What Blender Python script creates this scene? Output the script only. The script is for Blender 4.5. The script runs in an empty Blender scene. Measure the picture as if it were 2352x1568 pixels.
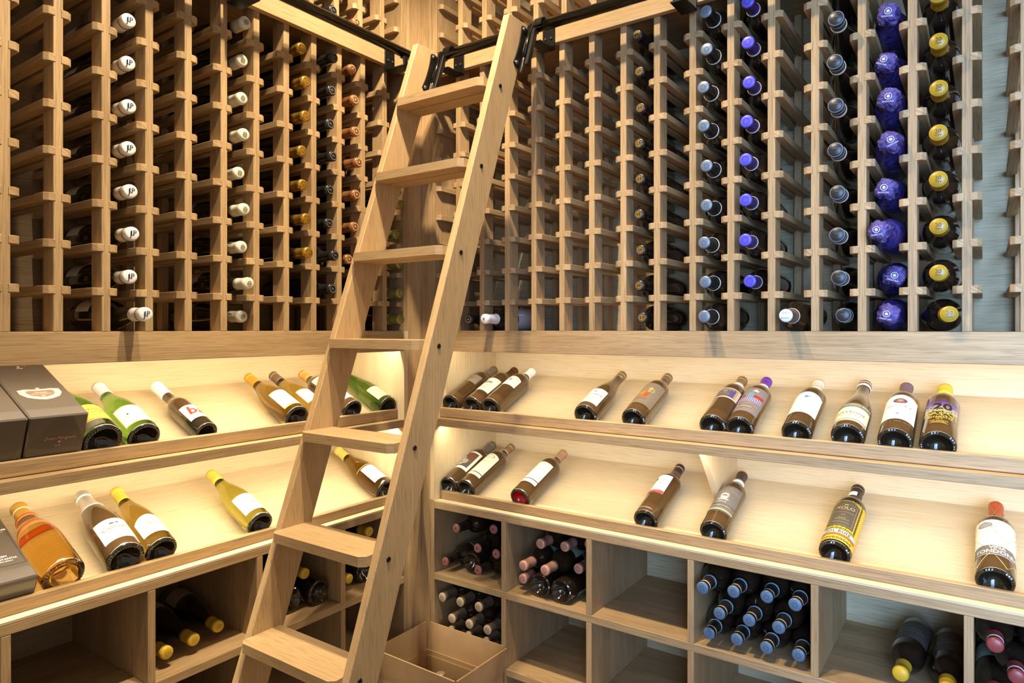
import bpy, bmesh, math, random
from mathutils import Matrix, Vector
random.seed(7)
PI = math.pi
EYE = 1.45                       # eye height; all wall heights below are given relative to it
TH = math.radians(35.0)
SC = bpy.context.scene
COL = SC.collection

# ------------------------------------------------------------------ camera, world, lights, exposure
cam = bpy.data.cameras.new('camera')
cam.sensor_width = 36.0
cam.lens = 1551.0 / 2352.0 * 36.0
cam.shift_y = -29.0 / 2352.0
cam.clip_start = 0.02
camo = bpy.data.objects.new('camera', cam)
camo.location = (0, 0, EYE)
camo.rotation_euler = (PI / 2, 0, TH)
COL.objects.link(camo)
SC.camera = camo
SC.view_settings.view_transform = 'Standard'
SC.view_settings.look = 'None'
SC.view_settings.gamma = 1.0
SC.view_settings.use_curve_mapping = False
cy = SC.cycles
cy.max_bounces = 8; cy.diffuse_bounces = 3; cy.glossy_bounces = 3; cy.transmission_bounces = 8
cy.use_adaptive_sampling = True; cy.adaptive_threshold = 0.03
SC.view_settings.exposure = 0.46

wd = bpy.data.worlds.new('world')
SC.world = wd
wd.use_nodes = True
wd.node_tree.nodes['Background'].inputs[0].default_value = (1.0, 0.92, 0.81, 1)
wd.node_tree.nodes['Background'].inputs[1].default_value = 0.35

def aim(o, target):
    d = Vector(target) - o.location
    o.rotation_euler = d.to_track_quat('-Z', 'Y').to_euler()

def spot(name, loc, target, power, ang=100, col=(1.0, 0.87, 0.70), r=0.022, blend=0.6):
    l = bpy.data.lights.new(name, 'SPOT')
    l.energy = power; l.color = col; l.spot_size = math.radians(ang); l.spot_blend = blend
    l.shadow_soft_size = r
    o = bpy.data.objects.new(name, l); o.location = loc; COL.objects.link(o); aim(o, target)
    return o

def area(name, loc, target, power, sx, sy, col):
    l = bpy.data.lights.new(name, 'AREA')
    l.shape = 'RECTANGLE'; l.size = sx; l.size_y = sy; l.energy = power; l.color = col
    o = bpy.data.objects.new(name, l); o.location = loc; COL.objects.link(o); aim(o, target)
    return o

ZC = EYE + 1.72
WARM = (1.0, 0.83, 0.58)
# recessed ceiling downlights washing the two rack walls
spot('ceiling_downlight_left_wall', (-0.88, 0.95, ZC), (-1.62, 1.00, EYE + 0.25), 100, 98, WARM)
spot('ceiling_downlight_right_wall', (-0.95, 0.98, ZC), (-1.02, 1.76, EYE + 0.22), 84, 92, WARM)
# added narrow fill spots that brighten the shelf fronts and cubbies
spot('added_shelf_fill_right', (-0.55, 1.02, ZC), (-0.60, 1.66, 0.25), 62, 58, WARM, blend=0.8)
spot('added_shelf_fill_left', (-0.90, 0.62, ZC), (-1.52, 0.72, 0.25), 82, 58, WARM, blend=0.8)
# blue daylight through the glazed side of the room, to the right of the camera
dl = area('daylight_window', (0.80, -0.35, EYE + 0.20), (0.42, 1.75, EYE + 0.0), 29, 1.3, 2.0, (0.35, 0.58, 1.0))
dl.data.spread = math.radians(78)

# ------------------------------------------------------------------ helpers
MR = Matrix.Translation((0, 1.75, EYE))                                   # right wall: x along wall, y into wall
ML = Matrix.Translation((-1.611, 0, EYE)) @ Matrix.Rotation(PI / 2, 4, 'Z')   # left wall, same local axes
WALL = {'R': MR, 'L': ML}

def link(o):
    COL.objects.link(o); return o

def tag(o, label=None, cat=None, group=None, kind=None):
    if label: o['label'] = label
    if cat: o['category'] = cat
    if group: o['group'] = group
    if kind: o['kind'] = kind
    return o

def empty(name, mat, label=None, cat=None, group=None, kind=None):
    o = bpy.data.objects.new(name, None)
    o.empty_display_size = 0.02
    link(o); o.matrix_world = mat
    return tag(o, label, cat, group, kind)

def mobj(name, me, parent=None, mat=None):
    if mat is not None and not me.materials:
        me.materials.append(mat)
    o = bpy.data.objects.new(name, me)
    link(o)
    if parent is not None:
        o.parent = parent
    return o

def srgb(h):
    h = h.lstrip('#')
    out = []
    for i in (0, 2, 4):
        c = int(h[i:i + 2], 16) / 255
        out.append(c / 12.92 if c <= 0.04045 else ((c + 0.055) / 1.055) ** 2.4)
    return tuple(out) + (1.0,)

MATS = {}
def dim(h, f):
    h = h.lstrip('#')
    return '#' + ''.join('%02x' % int(round(255 * (int(h[i:i + 2], 16) / 255) * f)) for i in (0, 2, 4))
def plain(hexc, rough=0.5, metal=0.0, spec=0.5, key=None, coat=0.0):
    k = key or (hexc, rough, metal, spec, coat)
    if k in MATS: return MATS[k]
    m = bpy.data.materials.new('paint_' + hexc.lstrip('#'))
    m.use_nodes = True
    b = m.node_tree.nodes['Principled BSDF']
    b.inputs['Base Color'].default_value = srgb(hexc)
    b.inputs['Roughness'].default_value = rough
    b.inputs['Metallic'].default_value = metal
    b.inputs['Specular IOR Level'].default_value = spec
    b.inputs['Coat Weight'].default_value = coat
    MATS[k] = m
    return m

def glass(name, rgb, trans, rough=0.03, ior=1.42, coat=0.0):
    m = bpy.data.materials.new(name); m.use_nodes = True
    b = m.node_tree.nodes['Principled BSDF']
    b.inputs['Base Color'].default_value = (*rgb, 1)
    b.inputs['Roughness'].default_value = rough
    b.inputs['Transmission Weight'].default_value = trans
    b.inputs['IOR'].default_value = ior
    b.inputs['Coat Weight'].default_value = coat
    return m

def oak(name, dark, light, scale=1.0, rough=0.55, contrast=1.0, vary=0.16, pores=0.74):
    """oiled oak: long fibre streaks and broad figure along U, small dark pores, colour per board"""
    m = bpy.data.materials.new(name); m.use_nodes = True
    nt = m.node_tree; N = nt.nodes; Lk = nt.links
    b = N['Principled BSDF']
    uv = N.new('ShaderNodeUVMap'); uv.uv_map = 'grain'
    oi = N.new('ShaderNodeObjectInfo')
    off = N.new('ShaderNodeVectorMath'); off.operation = 'MULTIPLY_ADD'
    cb = N.new('ShaderNodeCombineXYZ')
    Lk.new(oi.outputs['Random'], cb.inputs[0]); Lk.new(oi.outputs['Random'], cb.inputs[1])
    Lk.new(cb.outputs[0], off.inputs[0]); off.inputs[1].default_value = (37.0, 11.0, 0); Lk.new(uv.outputs[0], off.inputs[2])
    def noise(su, sv, detail, dist=0.0, r=0.55):
        mp = N.new('ShaderNodeVectorMath'); mp.operation = 'MULTIPLY'
        mp.inputs[1].default_value = (su * scale, sv * scale, 1)
        Lk.new(off.outputs[0], mp.inputs[0])
        n = N.new('ShaderNodeTexNoise'); n.inputs['Scale'].default_value = 1.0
        n.inputs['Detail'].default_value = detail; n.inputs['Roughness'].default_value = r
        n.inputs['Distortion'].default_value = dist
        Lk.new(mp.outputs[0], n.inputs['Vector'])
        return n.outputs['Fac']
    broad = noise(1.6, 16, 2, 0.6)
    fine = noise(4, 330, 2, 0.0, 0.65)
    pore = noise(14, 430, 1)
    def math_(op, a, bb, c=None):
        n = N.new('ShaderNodeMath'); n.operation = op
        for i, v in enumerate((a, bb, c)):
            if v is None: continue
            if hasattr(v, 'links'): Lk.new(v, n.inputs[i])
            else: n.inputs[i].default_value = v
        return n.outputs[0]
    mix = math_('ADD', math_('MULTIPLY', broad, 0.45), math_('MULTIPLY', fine, 0.55))
    rng = N.new('ShaderNodeMapRange'); Lk.new(mix, rng.inputs[0])
    w = 0.17 / contrast
    rng.inputs[1].default_value = 0.5 - w; rng.inputs[2].default_value = 0.5 + w
    ramp = N.new('ShaderNodeMix'); ramp.data_type = 'RGBA'
    Lk.new(rng.outputs[0], ramp.inputs[0])
    ramp.inputs[6].default_value = (*dark, 1); ramp.inputs[7].default_value = (*light, 1)
    po = N.new('ShaderNodeMapRange'); Lk.new(pore, po.inputs[0])
    po.inputs[1].default_value = 0.34; po.inputs[2].default_value = 0.47; po.inputs[3].default_value = pores; po.inputs[4].default_value = 1.0
    val = math_('MULTIPLY_ADD', oi.outputs['Random'], vary, 1.0 - vary / 2)
    mul = math_('MULTIPLY', po.outputs[0], val)
    fin = N.new('ShaderNodeMix'); fin.data_type = 'RGBA'; fin.blend_type = 'MULTIPLY'; fin.inputs[0].default_value = 1
    Lk.new(ramp.outputs[2], fin.inputs[6])
    cc = N.new('ShaderNodeCombineColor')
    for i in range(3): Lk.new(mul, cc.inputs[i])
    Lk.new(cc.outputs[0], fin.inputs[7])
    Lk.new(fin.outputs[2], b.inputs['Base Color'])
    b.inputs['Roughness'].default_value = rough
    b.inputs['Specular IOR Level'].default_value = 0.35
    return m

OAK = oak('oak_solid', (0.315, 0.196, 0.090), (0.545, 0.365, 0.184), contrast=1.05)
OAKL = oak('oak_ladder', (0.400, 0.255, 0.120), (0.535, 0.362, 0.186), contrast=0.75, vary=0.10)
OAKP = oak('oak_veneer', (0.61, 0.455, 0.255), (0.75, 0.585, 0.365), scale=0.8, contrast=0.75, vary=0.05, pores=0.86)
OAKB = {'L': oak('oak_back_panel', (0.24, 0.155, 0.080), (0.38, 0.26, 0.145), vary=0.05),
        'R': oak('daylit_grey_oak_panel', (0.40, 0.330, 0.195), (0.60, 0.510, 0.320), contrast=1.2, vary=0.05)}  # grey oak, made paler than the left to stand in for daylight inside

# ------------------------------------------------------------------ mesh builders
def grain_uv(bm, g):
    uvl = bm.loops.layers.uv.new('grain')
    for f in bm.faces:
        n = f.normal
        ax = max(range(3), key=lambda i: abs(n[i]))
        if ax == g:
            a, c = [i for i in range(3) if i != g]
            for l in f.loops:
                l[uvl].uv = (l.vert.co[a] * 0.6 + 3.1, l.vert.co[c] * 0.8 + l.vert.co[a] * 0.5)
        else:
            o = [i for i in range(3) if i not in (g, ax)][0]
            for l in f.loops:
                l[uvl].uv = (l.vert.co[g], l.vert.co[o] + ax * 0.37)

def bm_mesh(bm, name):
    me = bpy.data.meshes.new(name); bm.to_mesh(me); bm.free(); return me

def box_mesh(x, y, z, g=0, bev=0.0012, name='board'):
    bm = bmesh.new()
    vs = [bm.verts.new((x[i], y[j], z[k])) for i in (0, 1) for j in (0, 1) for k in (0, 1)]
    for q in ((0, 1, 3, 2), (4, 6, 7, 5), (0, 4, 5, 1), (2, 3, 7, 6), (0, 2, 6, 4), (1, 5, 7, 3)):
        bm.faces.new([vs[i] for i in q])
    if bev:
        bmesh.ops.bevel(bm, geom=list(bm.edges), offset=bev, segments=1, affect='EDGES', profile=0.5)
    bmesh.ops.recalc_face_normals(bm, faces=bm.faces)
    bm.normal_update()
    grain_uv(bm, g)
    return bm_mesh(bm, name)

def board(parent, name, x, y, z, mat=None, g=None, bev=0.0012):
    if g is None:
        L = [x[1] - x[0], y[1] - y[0], z[1] - z[0]]; g = L.index(max(L))
    return mobj(name, box_mesh(x, y, z, g, bev, name), parent, mat or OAK)

def prism_mesh(prof, x0, x1, g=0, name='prism', axis='x', bev=0.0):
    """profile of (y, z) pairs swept along x"""
    bm = bmesh.new()
    A = [bm.verts.new((x0, p[0], p[1])) for p in prof]
    B = [bm.verts.new((x1, p[0], p[1])) for p in prof]
    n = len(prof)
    bm.faces.new(A[::-1]); bm.faces.new(B)
    for i in range(n):
        bm.faces.new((A[i], A[(i + 1) % n], B[(i + 1) % n], B[i]))
    if bev:
        bmesh.ops.bevel(bm, geom=list(bm.edges), offset=bev, segments=1, affect='EDGES', profile=0.5)
    bmesh.ops.recalc_face_normals(bm, faces=bm.faces)
    bm.normal_update()
    grain_uv(bm, g)
    return bm_mesh(bm, name)

def prism(parent, name, prof, x0, x1, mat=None, g=0, bev=0.0):
    return mobj(name, prism_mesh(prof, x0, x1, g, name, bev=bev), parent, mat or OAK)

def tube_mesh(pts, r, n=12, name='tube', caps=True):
    bm = bmesh.new(); rings = []
    pts = [Vector(p) for p in pts]
    for i, p in enumerate(pts):
        d = (pts[min(i + 1, len(pts) - 1)] - pts[max(i - 1, 0)]).normalized()
        up = Vector((0, 0, 1)) if abs(d.z) < 0.9 else Vector((1, 0, 0))
        a = d.cross(up).normalized(); b = d.cross(a)
        rings.append([bm.verts.new(p + r * (math.cos(t) * a + math.sin(t) * b)) for t in [2 * PI * k / n for k in range(n)]])
    for A, B in zip(rings, rings[1:]):
        for k in range(n):
            f = bm.faces.new((A[k], A[(k + 1) % n], B[(k + 1) % n], B[k])); f.smooth = True
    if caps:
        bm.faces.new(rings[0][::-1]); bm.faces.new(rings[-1])
    bmesh.ops.recalc_face_normals(bm, faces=bm.faces)
    return bm_mesh(bm, name)

def lathe_mesh(prof, n=32, name='lathe', knurl=None, jitter=0.0, smooth=True):
    """profile of (radius, height); knurl = index of a ring whose heights alternate"""
    bm = bmesh.new(); rings = []
    rnd = random.Random(len(prof) * 13 + int(jitter * 1e5))
    for i, (r, z) in enumerate(prof):
        if r < 1e-6:
            rings.append([bm.verts.new((0, 0, z))]); continue
        ring = []
        for k in range(n):
            a = 2 * PI * k / n
            rr = r * (1 + jitter * rnd.uniform(-1, 1)); zz = z + jitter * 0.03 * rnd.uniform(-1, 1)
            if knurl is not None and i in (knurl, knurl - 1) and k % 2: zz += 0.0012
            ring.append(bm.verts.new((rr * math.cos(a), rr * math.sin(a), zz)))
        rings.append(ring)
    for A, B in zip(rings, rings[1:]):
        if len(A) == 1 and len(B) == 1: continue
        for k in range(n):
            k2 = (k + 1) % n
            if len(A) == 1: f = bm.faces.new((A[0], B[k2], B[k]))
            elif len(B) == 1: f = bm.faces.new((A[k], A[k2], B[0]))
            else: f = bm.faces.new((A[k], A[k2], B[k2], B[k]))
            f.smooth = smooth and not (knurl is not None and all(v.co.z < .0042 and math.hypot(v.co.x, v.co.y) > .024 for v in f.verts))
    bmesh.ops.recalc_face_normals(bm, faces=bm.faces)
    return bm_mesh(bm, name)

# ---- printing: flat shapes in label coordinates (x across, y along), bent onto the label afterwards
TXT = {}
def text2d(s, size, shear=0.0, bold=0.0, space=1.0):
    k = (s, shear, bold, space)
    if k not in TXT:
        cu = bpy.data.curves.new('lettering', 'FONT')
        cu.body = s; cu.size = 1.0; cu.align_x = 'CENTER'; cu.align_y = 'CENTER'
        cu.shear = shear; cu.offset = bold; cu.space_character = space
        cu.resolution_u = 2; cu.fill_mode = 'FRONT'
        ob = bpy.data.objects.new('lettering', cu)
        COL.objects.link(ob)
        bpy.context.view_layer.update()
        me = bpy.data.meshes.new_from_object(ob.evaluated_get(bpy.context.evaluated_depsgraph_get()))
        vs = [(v.co.x, v.co.y) for v in me.vertices]; fs = [tuple(p.vertices) for p in me.polygons]
        bpy.data.objects.remove(ob); bpy.data.curves.remove(cu); bpy.data.meshes.remove(me)
        TXT[k] = (vs, fs)
    vs, fs = TXT[k]
    return [(x * size, y * size) for x, y in vs], fs

def shape2d(it):
    k = it[0]
    if k == 't':
        _, s, size, x, y = it[:5]; opt = it[6] if len(it) > 6 else {}
        vs, fs = text2d(s, size, **opt)
        return [(a + x, b + y) for a, b in vs], fs
    if k == 'rect':
        _, x0, y0, x1, y1 = it[:5]
        nx = max(1, int(abs(x1 - x0) / 0.004)); vs = []; fs = []
        for i in range(nx + 1):
            xx = x0 + (x1 - x0) * i / nx; vs += [(xx, y0), (xx, y1)]
            if i: fs.append((2 * i - 2, 2 * i, 2 * i + 1, 2 * i - 1))
        return vs, fs
    if k in ('disc', 'ring'):
        _, x, y, rx, ry = it[:5]
        lo = it[6] if k == 'ring' else 0.0
        n = 24; vs = []; fs = []; R = [lo + (1 - lo) * j / 3 for j in range(4)]
        for r in R:
            vs += [(x + rx * r * math.cos(2 * PI * q / n), y + ry * r * math.sin(2 * PI * q / n)) for q in range(n)]
        for j in range(3):
            for q in range(n): fs.append((j * n + q, j * n + (q + 1) % n, (j + 1) * n + (q + 1) % n, (j + 1) * n + q))
        return vs, fs
    if k == 'star':
        _, x, y, r, n = it[:5]
        vs = [(x, y)]
        for q in range(2 * n):
            rr = r if q % 2 == 0 else r * 0.38
            vs.append((x + rr * math.sin(PI * q / n), y + rr * math.cos(PI * q / n)))
        return vs, [(0, 1 + q, 1 + (q + 1) % (2 * n)) for q in range(2 * n)]
    if k == 'poly':
        return list(it[1]), [tuple(range(len(it[1])))]

def print_mesh(items, fmap, name, maxlen=0.005):
    bm = bmesh.new()
    for it in items:
        vs, fs = shape2d(it)
        B = [bm.verts.new((x, y, 0)) for x, y in vs]
        for f in fs:
            try: bm.faces.new([B[i] for i in f])
            except ValueError: pass
    for _ in range(3):
        lng = [e for e in bm.edges if abs(e.verts[0].co.x - e.verts[1].co.x) > maxlen]
        if not lng: break
        bmesh.ops.subdivide_edges(bm, edges=lng, cuts=1)
        bmesh.ops.triangulate(bm, faces=[f for f in bm.faces if len(f.verts) > 4])
    for v in bm.verts: v.co = fmap(v.co.x, v.co.y)
    return bm_mesh(bm, name)

def add_prints(parent, items, fmap_of, rough=0.5, shade=1.0):
    """group items by colour and layer, one mesh per run of one colour"""
    runs = []
    for it in items:
        c = it[5] if it[0] != 'poly' else it[2]
        if runs and runs[-1][0] == c: runs[-1][1].append(it)
        else: runs.append((c, [it]))
    for i, (c, its) in enumerate(runs):
        lift = 0.00035 + 0.00018 * i
        nm = 'lettering' if any(t[0] == 't' for t in its) else 'print'
        mobj(nm, print_mesh(its, fmap_of(lift), nm), parent, plain(dim(c, shade), rough, 0.35 if c in ('#d9a441', '#c9a24a') else 0.0))

# ------------------------------------------------------------------ bottles
PUNT = [(0, .026), (.010, .024), (.020, .014), (.027, .004), (.0295, .0008), (.0325, 0), (.0355, .0018)]
SHAPES = {
    'bordeaux': (PUNT + [(.0370, .007), (.0372, .06), (.0372, .120), (.0372, .180), (.0362, .192), (.0325, .203), (.0265, .2115), (.0200, .2185),
                 (.0165, .2265), (.0150, .238), (.0143, .255), (.0140, .272), (.0150, .2735), (.0153, .281), (.0145, .2862), (.011, .2875), (0, .2876)], .0372, .18),
    'burgundy': ([(r * 1.015, z) for r, z in PUNT] + [(r * .965 if r > .02 else r, z) for r, z in [(.0392, .007), (.0395, .06), (.0395, .105), (.0388, .120), (.0365, .140), (.0325, .160), (.0272, .180),
                 (.0220, .198), (.0178, .214), (.0155, .230), (.0146, .250), (.0142, .272), (.0152, .2735), (.0155, .281), (.0146, .2862), (.011, .2875), (0, .2876)]], .0381, .105),
    'champagne': ([(r * 1.14, z * 1.1) for r, z in PUNT] + [(.0430, .008), (.0432, .06), (.0432, .115), (.0425, .130), (.0400, .150), (.0355, .172), (.0295, .195),
                 (.0235, .215), (.0185, .235), (.0160, .255), (.0160, .272), (.0175, .2745), (.0175, .283), (.0165, .2865), (.013, .292), (0, .294)], .0432, .115),
    'flute': ([(r * .95, z * .5) for r, z in PUNT] + [(.0350, .006), (.0355, .05), (.0355, .110), (.0340, .130), (.0300, .155), (.0250, .180), (.0200, .207),
                 (.0165, .235), (.0148, .262), (.0142, .285), (.0150, .287), (.0152, .294), (.0142, .299), (.011, .300), (0, .3002)], .0355, .11),
    'half': ([(r * .80, z * .5) for r, z in PUNT] + [(.0295, .006), (.0298, .06), (.0298, .140), (.0288, .152), (.0255, .163), (.0205, .172), (.0165, .181),
                 (.0150, .192), (.0145, .225), (.0142, .272), (.0152, .2735), (.0153, .281), (.0145, .2862), (.011, .2875), (0, .2876)], .0298, .14),
}
G_DARK = glass('dark_bottle_glass', (0.016, 0.010, 0.006), 0.0, 0.045, 1.5, 0.6)
G_BROWN = glass('brown_wine_glass', (0.070, 0.036, 0.014), 0.0, 0.05, 1.55, 0.8)
G_AMBER = glass('dead_leaf_white_wine_glass', (0.55, 0.41, 0.11), 1.0, 0.03, 1.36, 0.3)
G_GREEN = glass('green_white_wine_glass', (0.30, 0.60, 0.12), 1.0, 0.03, 1.36, 0.3)
G_OLIVE = glass('olive_white_wine_glass', (0.60, 0.58, 0.12), 1.0, 0.03, 1.36, 0.3)
G_ROSE = glass('gold_rose_glass', (0.94, 0.66, 0.20), 1.0, 0.04, 1.36, 0.3)

G_BASE = glass('thick_bottle_base', (0.018, 0.014, 0.008), 0.0, 0.05, 1.5, 0.5)

def cyl_map(r, zc, a0):
    def of(lift):
        def f(x, y):
            a = a0 + x / r
            return Vector(((r + lift) * math.sin(a), -(r + lift) * math.cos(a), zc + y))
        return f
    return of

def label_patch(r, z0, z1, a0, half, arch=0.0, n=20):
    bm = bmesh.new(); rows = []
    for j in range(5):
        row = []
        for i in range(n + 1):
            q = 2 * i / n - 1; a = a0 + half * q
            top = z1 + arch * (1 - q * q)
            z = z0 + (top - z0) * j / 4
            row.append(bm.verts.new((r * math.sin(a), -r * math.cos(a), z)))
        rows.append(row)
    for A, B in zip(rows, rows[1:]):
        for i in range(n):
            f = bm.faces.new((A[i], A[i + 1], B[i + 1], B[i])); f.smooth = True
    return bm_mesh(bm, 'label')

def cut_profile(prof, zc, grow):
    """the outer profile above zc, grown a little, open at the bottom"""
    out = []
    k0 = max(i for i, p in enumerate(prof) if p[1] == min(q[1] for q in prof))
    pr = prof[k0:]
    for (r0, za), (r1, zb) in zip(pr, pr[1:]):
        if za < zc <= zb:
            t = (zc - za) / (zb - za); r = r0 + (r1 - r0) * t
            out += [(r + 0.0001, zc), (r + grow, zc)]
        if zb > zc: out.append(((r1 + grow) if r1 > 1e-6 else 0.0, zb + (grow if r1 < .012 else 0)))
    return out

def flat_map(z, rot=0.0):
    def of(lift):
        def f(x, y):
            return Vector((x * math.cos(rot) - y * math.sin(rot), x * math.sin(rot) + y * math.cos(rot), z + lift))
        return f
    return of

MESHC = {}
def bottle(spec):
    """an Empty at the base centre with glass body, capsule, labels and print under it"""
    prof, R, zcyl = SHAPES[spec['shape']]
    root = empty('wine_bottle', Matrix())
    n = spec.get('seg', 32)
    k = ('body', spec['shape'], spec['glass'].name, n)
    if k not in MESHC:
        MESHC[k] = lathe_mesh(prof, n, 'glass_body', knurl=6)
        MESHC[k].materials.append(spec['glass'])
        MESHC[k].materials.append(G_BASE)
        if spec['glass'] not in (G_DARK, G_ROSE):
            for p in MESHC[k].polygons:
                if p.center.z < .0055 or p.center.xy.length < .031 and p.center.z < .035: p.material_index = 1
    mobj('glass_body', MESHC[k], root)
    top = prof[-1][1]
    cap = spec.get('cap')
    if cap:
        colr, zc = cap[0], cap[1]
        o = cap[2] if len(cap) > 2 else {}
        g = o.get('grow', 0.0006)
        cp = mobj('capsule', lathe_mesh(cut_profile(prof, zc, g), n, 'capsule'), root, plain(colr, o.get('rough', 0.38), o.get('metal', 0.0), coat=o.get('coat', 0.0)))
        if 'top' in o:
            mobj('capsule_top', lathe_mesh([(.0147 + g, top - .0030), (.0152 + g, top - .0022), (.0146 + g, top - .0002), (.0118, top + .0013), (0, top + .0014)], n, 'capsule_top'), cp, plain(o['top'], o.get('rough', .38), o.get('metal', 0.0)))
        for bz, bh, bc in o.get('bands', []):
            pr = cut_profile(prof, bz, g + 0.0007)
            r = pr[1][0]
            mobj('band', lathe_mesh([(r - .001, bz), (r, bz), (r, bz + bh), (r - .001, bz + bh)], n, 'band'), cp, plain(bc, .5))
        if o.get('emblem'):
            add_prints(cp, o['emblem'], flat_map(top + g + 0.0014), 0.4)
    for za, zb, rc in spec.get('rings', []):
        up_ = cut_profile(prof, za, .0006)[1:]
        lo_ = [p for p in up_ if p[1] < zb] + [cut_profile(prof, zb, .0006)[1]]
        mobj('neck_ring', lathe_mesh([(lo_[0][0] - .001, lo_[0][1])] + lo_ + [(lo_[-1][0] - .001, lo_[-1][1])], n, 'neck_ring'), root, plain(rc, .45))
    for lb in spec.get('labels', []):
        z0, z1, half, colr = lb[:4]; o = lb[4] if len(lb) > 4 else {}
        a0 = o.get('a0', spec.get('a0', 0.0))
        rr = R + 0.0004 + o.get('lift', 0.0)
        if colr is not None:
            l = mobj('label', label_patch(rr, z0, z1, a0, half, o.get('arch', 0.0)), root, plain(dim(colr, spec.get('paper', 1.0)), o.get('rough', 0.55)))
        else:
            l = mobj('label', label_patch(rr, z0, z0 + 0.001, a0, 0.02), root, spec['glass'])
        if o.get('prints'):
            add_prints(l, o['prints'], cyl_map(rr, (z0 + z1) / 2, a0), shade=spec.get('ink', 1.0))
    return root

def copy_tree(o, parent=None):
    c = o.copy(); COL.objects.link(c)
    if parent is not None: c.parent = parent
    for ch in list(o.children): copy_tree(ch, c)
    return c

PROTO = {}
def put(key, spec, M, label, group=None, cat='wine bottle'):
    if key not in PROTO:
        PROTO[key] = o = bottle(spec)
    else:
        o = copy_tree(PROTO[key])
    o.matrix_world = M
    o['label'] = label; o['category'] = cat
    if group: o['group'] = group
    elif 'group' in o: del o['group']
    return o

# ------------------------------------------------------------------ room shell
def shell(name, x, y, z, mat):
    o = board(None, name, x, y, z, mat, bev=0.0); o['kind'] = 'structure'; return o
M_FLOOR = oak('floor_planks', (0.16, 0.105, 0.062), (0.26, 0.18, 0.11), scale=0.7)
M_PLASTER = plain('#cfc8bc', 0.9)
shell('floor', (-2.2, 3.0), (-2.5, 2.35), (-0.05, 0.0), M_FLOOR)
shell('ceiling', (-2.2, 3.0), (-2.5, 2.35), (EYE + 1.76, EYE + 1.82), plain('#d8d2c8', 0.9))
shell('wall_right', (-2.2, 3.0), (2.21, 2.30), (0.0, EYE + 1.76), M_PLASTER)
shell('wall_left', (-2.16, -2.07), (-2.5, 2.21), (0.0, EYE + 1.76), M_PLASTER)
# oak fillers that close the inside corner
o = board(None, 'trim_1', (-1.630, -1.611), (1.6823, 1.769), (0.0, EYE + 1.5), OAK, 2); o['kind'] = 'structure'
o = board(None, 'trim_2', (-1.6105, -1.5715), (1.75, 1.769), (0.0, EYE + 1.5), OAK, 2); o['kind'] = 'structure'

# ------------------------------------------------------------------ wine racks above the ledge
PW, PD, RD = 0.0186, 0.050, 0.322         # post width, post depth, rail length
WING, RH = 0.0175, 0.0172                 # how far a rail stands out of the post, rail height

def rail_mesh(side):
    """a rail running front to back on one side of a post; its outer front corner is cut off"""
    a, b = -0.004, WING
    P = [(a, -0.0012), (b - 0.0085, -0.0012), (b, 0.0065), (b, RD), (a, RD)]
    bm = bmesh.new()
    A = [bm.verts.new((side * p[0], p[1], -RH)) for p in P]
    B = [bm.verts.new((side * p[0], p[1], 0)) for p in P]
    bm.faces.new(A); bm.faces.new(B)
    for i in range(5): bm.faces.new((A[i], A[(i + 1) % 5], B[(i + 1) % 5], B[i]))
    bmesh.ops.recalc_face_normals(bm, faces=bm.faces)
    bmesh.ops.bevel(bm, geom=list(bm.edges), offset=0.0009, segments=1, affect='EDGES', profile=0.5)
    bmesh.ops.recalc_face_normals(bm, faces=bm.faces); bm.normal_update()
    grain_uv(bm, 1)
    me = bm_mesh(bm, 'rail'); me.materials.append(OAK); return me
RAIL = {s: rail_mesh(s) for s in (-1, 1)}

def wine_rack(wall, label, posts, zbase, ztop, rows, d0, s_end, end_sign, s_far, nail=True):
    root = empty('wine_rack', WALL[wall] @ Matrix.Translation((0, d0, 0)), label, 'wine rack', 'oak wine racks in the corner')
    fp = box_mesh((-PW / 2, PW / 2), (0, PD), (zbase, ztop), 2, 0.001, 'front_post'); fp.materials.append(OAK)
    bp = box_mesh((-PW / 2, PW / 2), (RD - 0.032, RD - 0.004), (zbase, ztop), 2, 0.0, 'back_post'); bp.materials.append(OAK)
    for s in posts:
        mobj('front_post', fp, root).location.x = s
        mobj('back_post', bp, root).location.x = s
        for z in rows:
            for sd in (-1, 1):
                r = mobj('rail', RAIL[sd], root); r.location = (s + sd * PW / 2, 0, z)
    # end panel at the corner with its single row of rails, and the panel at the back
    a, b = sorted((s_end, s_end + end_sign * 0.018))
    board(root, 'end_panel', (a, b), (0, RD + 0.01), (zbase, ztop), OAK, 2)
    for z in rows:
        r = mobj('rail', RAIL[-end_sign], root); r.location = (s_end, 0.012, z)
    a, b = sorted((s_end, s_far))
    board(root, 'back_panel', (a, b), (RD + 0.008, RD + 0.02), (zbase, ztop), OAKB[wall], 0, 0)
    return root

PR = [-1.4468 + 0.10110 * k for k in range(16)]
PL = [1.5748 - 0.09530 * k for k in range(13)]
ROWR = [0.0935 + 0.0996 * k for k in range(8)]
ROWL = [0.0915 + 0.0980 * k for k in range(8)]
UP = [1.026, 1.1245]
wine_rack('R', 'oak bottle rack on right wall between ledge and ladder rail', PR, -0.006, 0.905, ROWR, 0.0, -1.5528, -1, 0.30)
wine_rack('L', 'oak bottle rack on left wall between ledge and ladder rail', PL, -0.006, 0.905, ROWL, 0.0, 1.6640, 1, 0.20)
wine_rack('R', 'oak bottle rack on right wall above the ladder rail', PR[:9], 0.905, 1.45, UP, 0.012, -1.5528, -1, -0.50)
wine_rack('L', 'oak bottle rack on left wall above the ladder rail', PL[:8], 0.905, 1.45, UP, 0.012, 1.6640, 1, 0.75)

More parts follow.
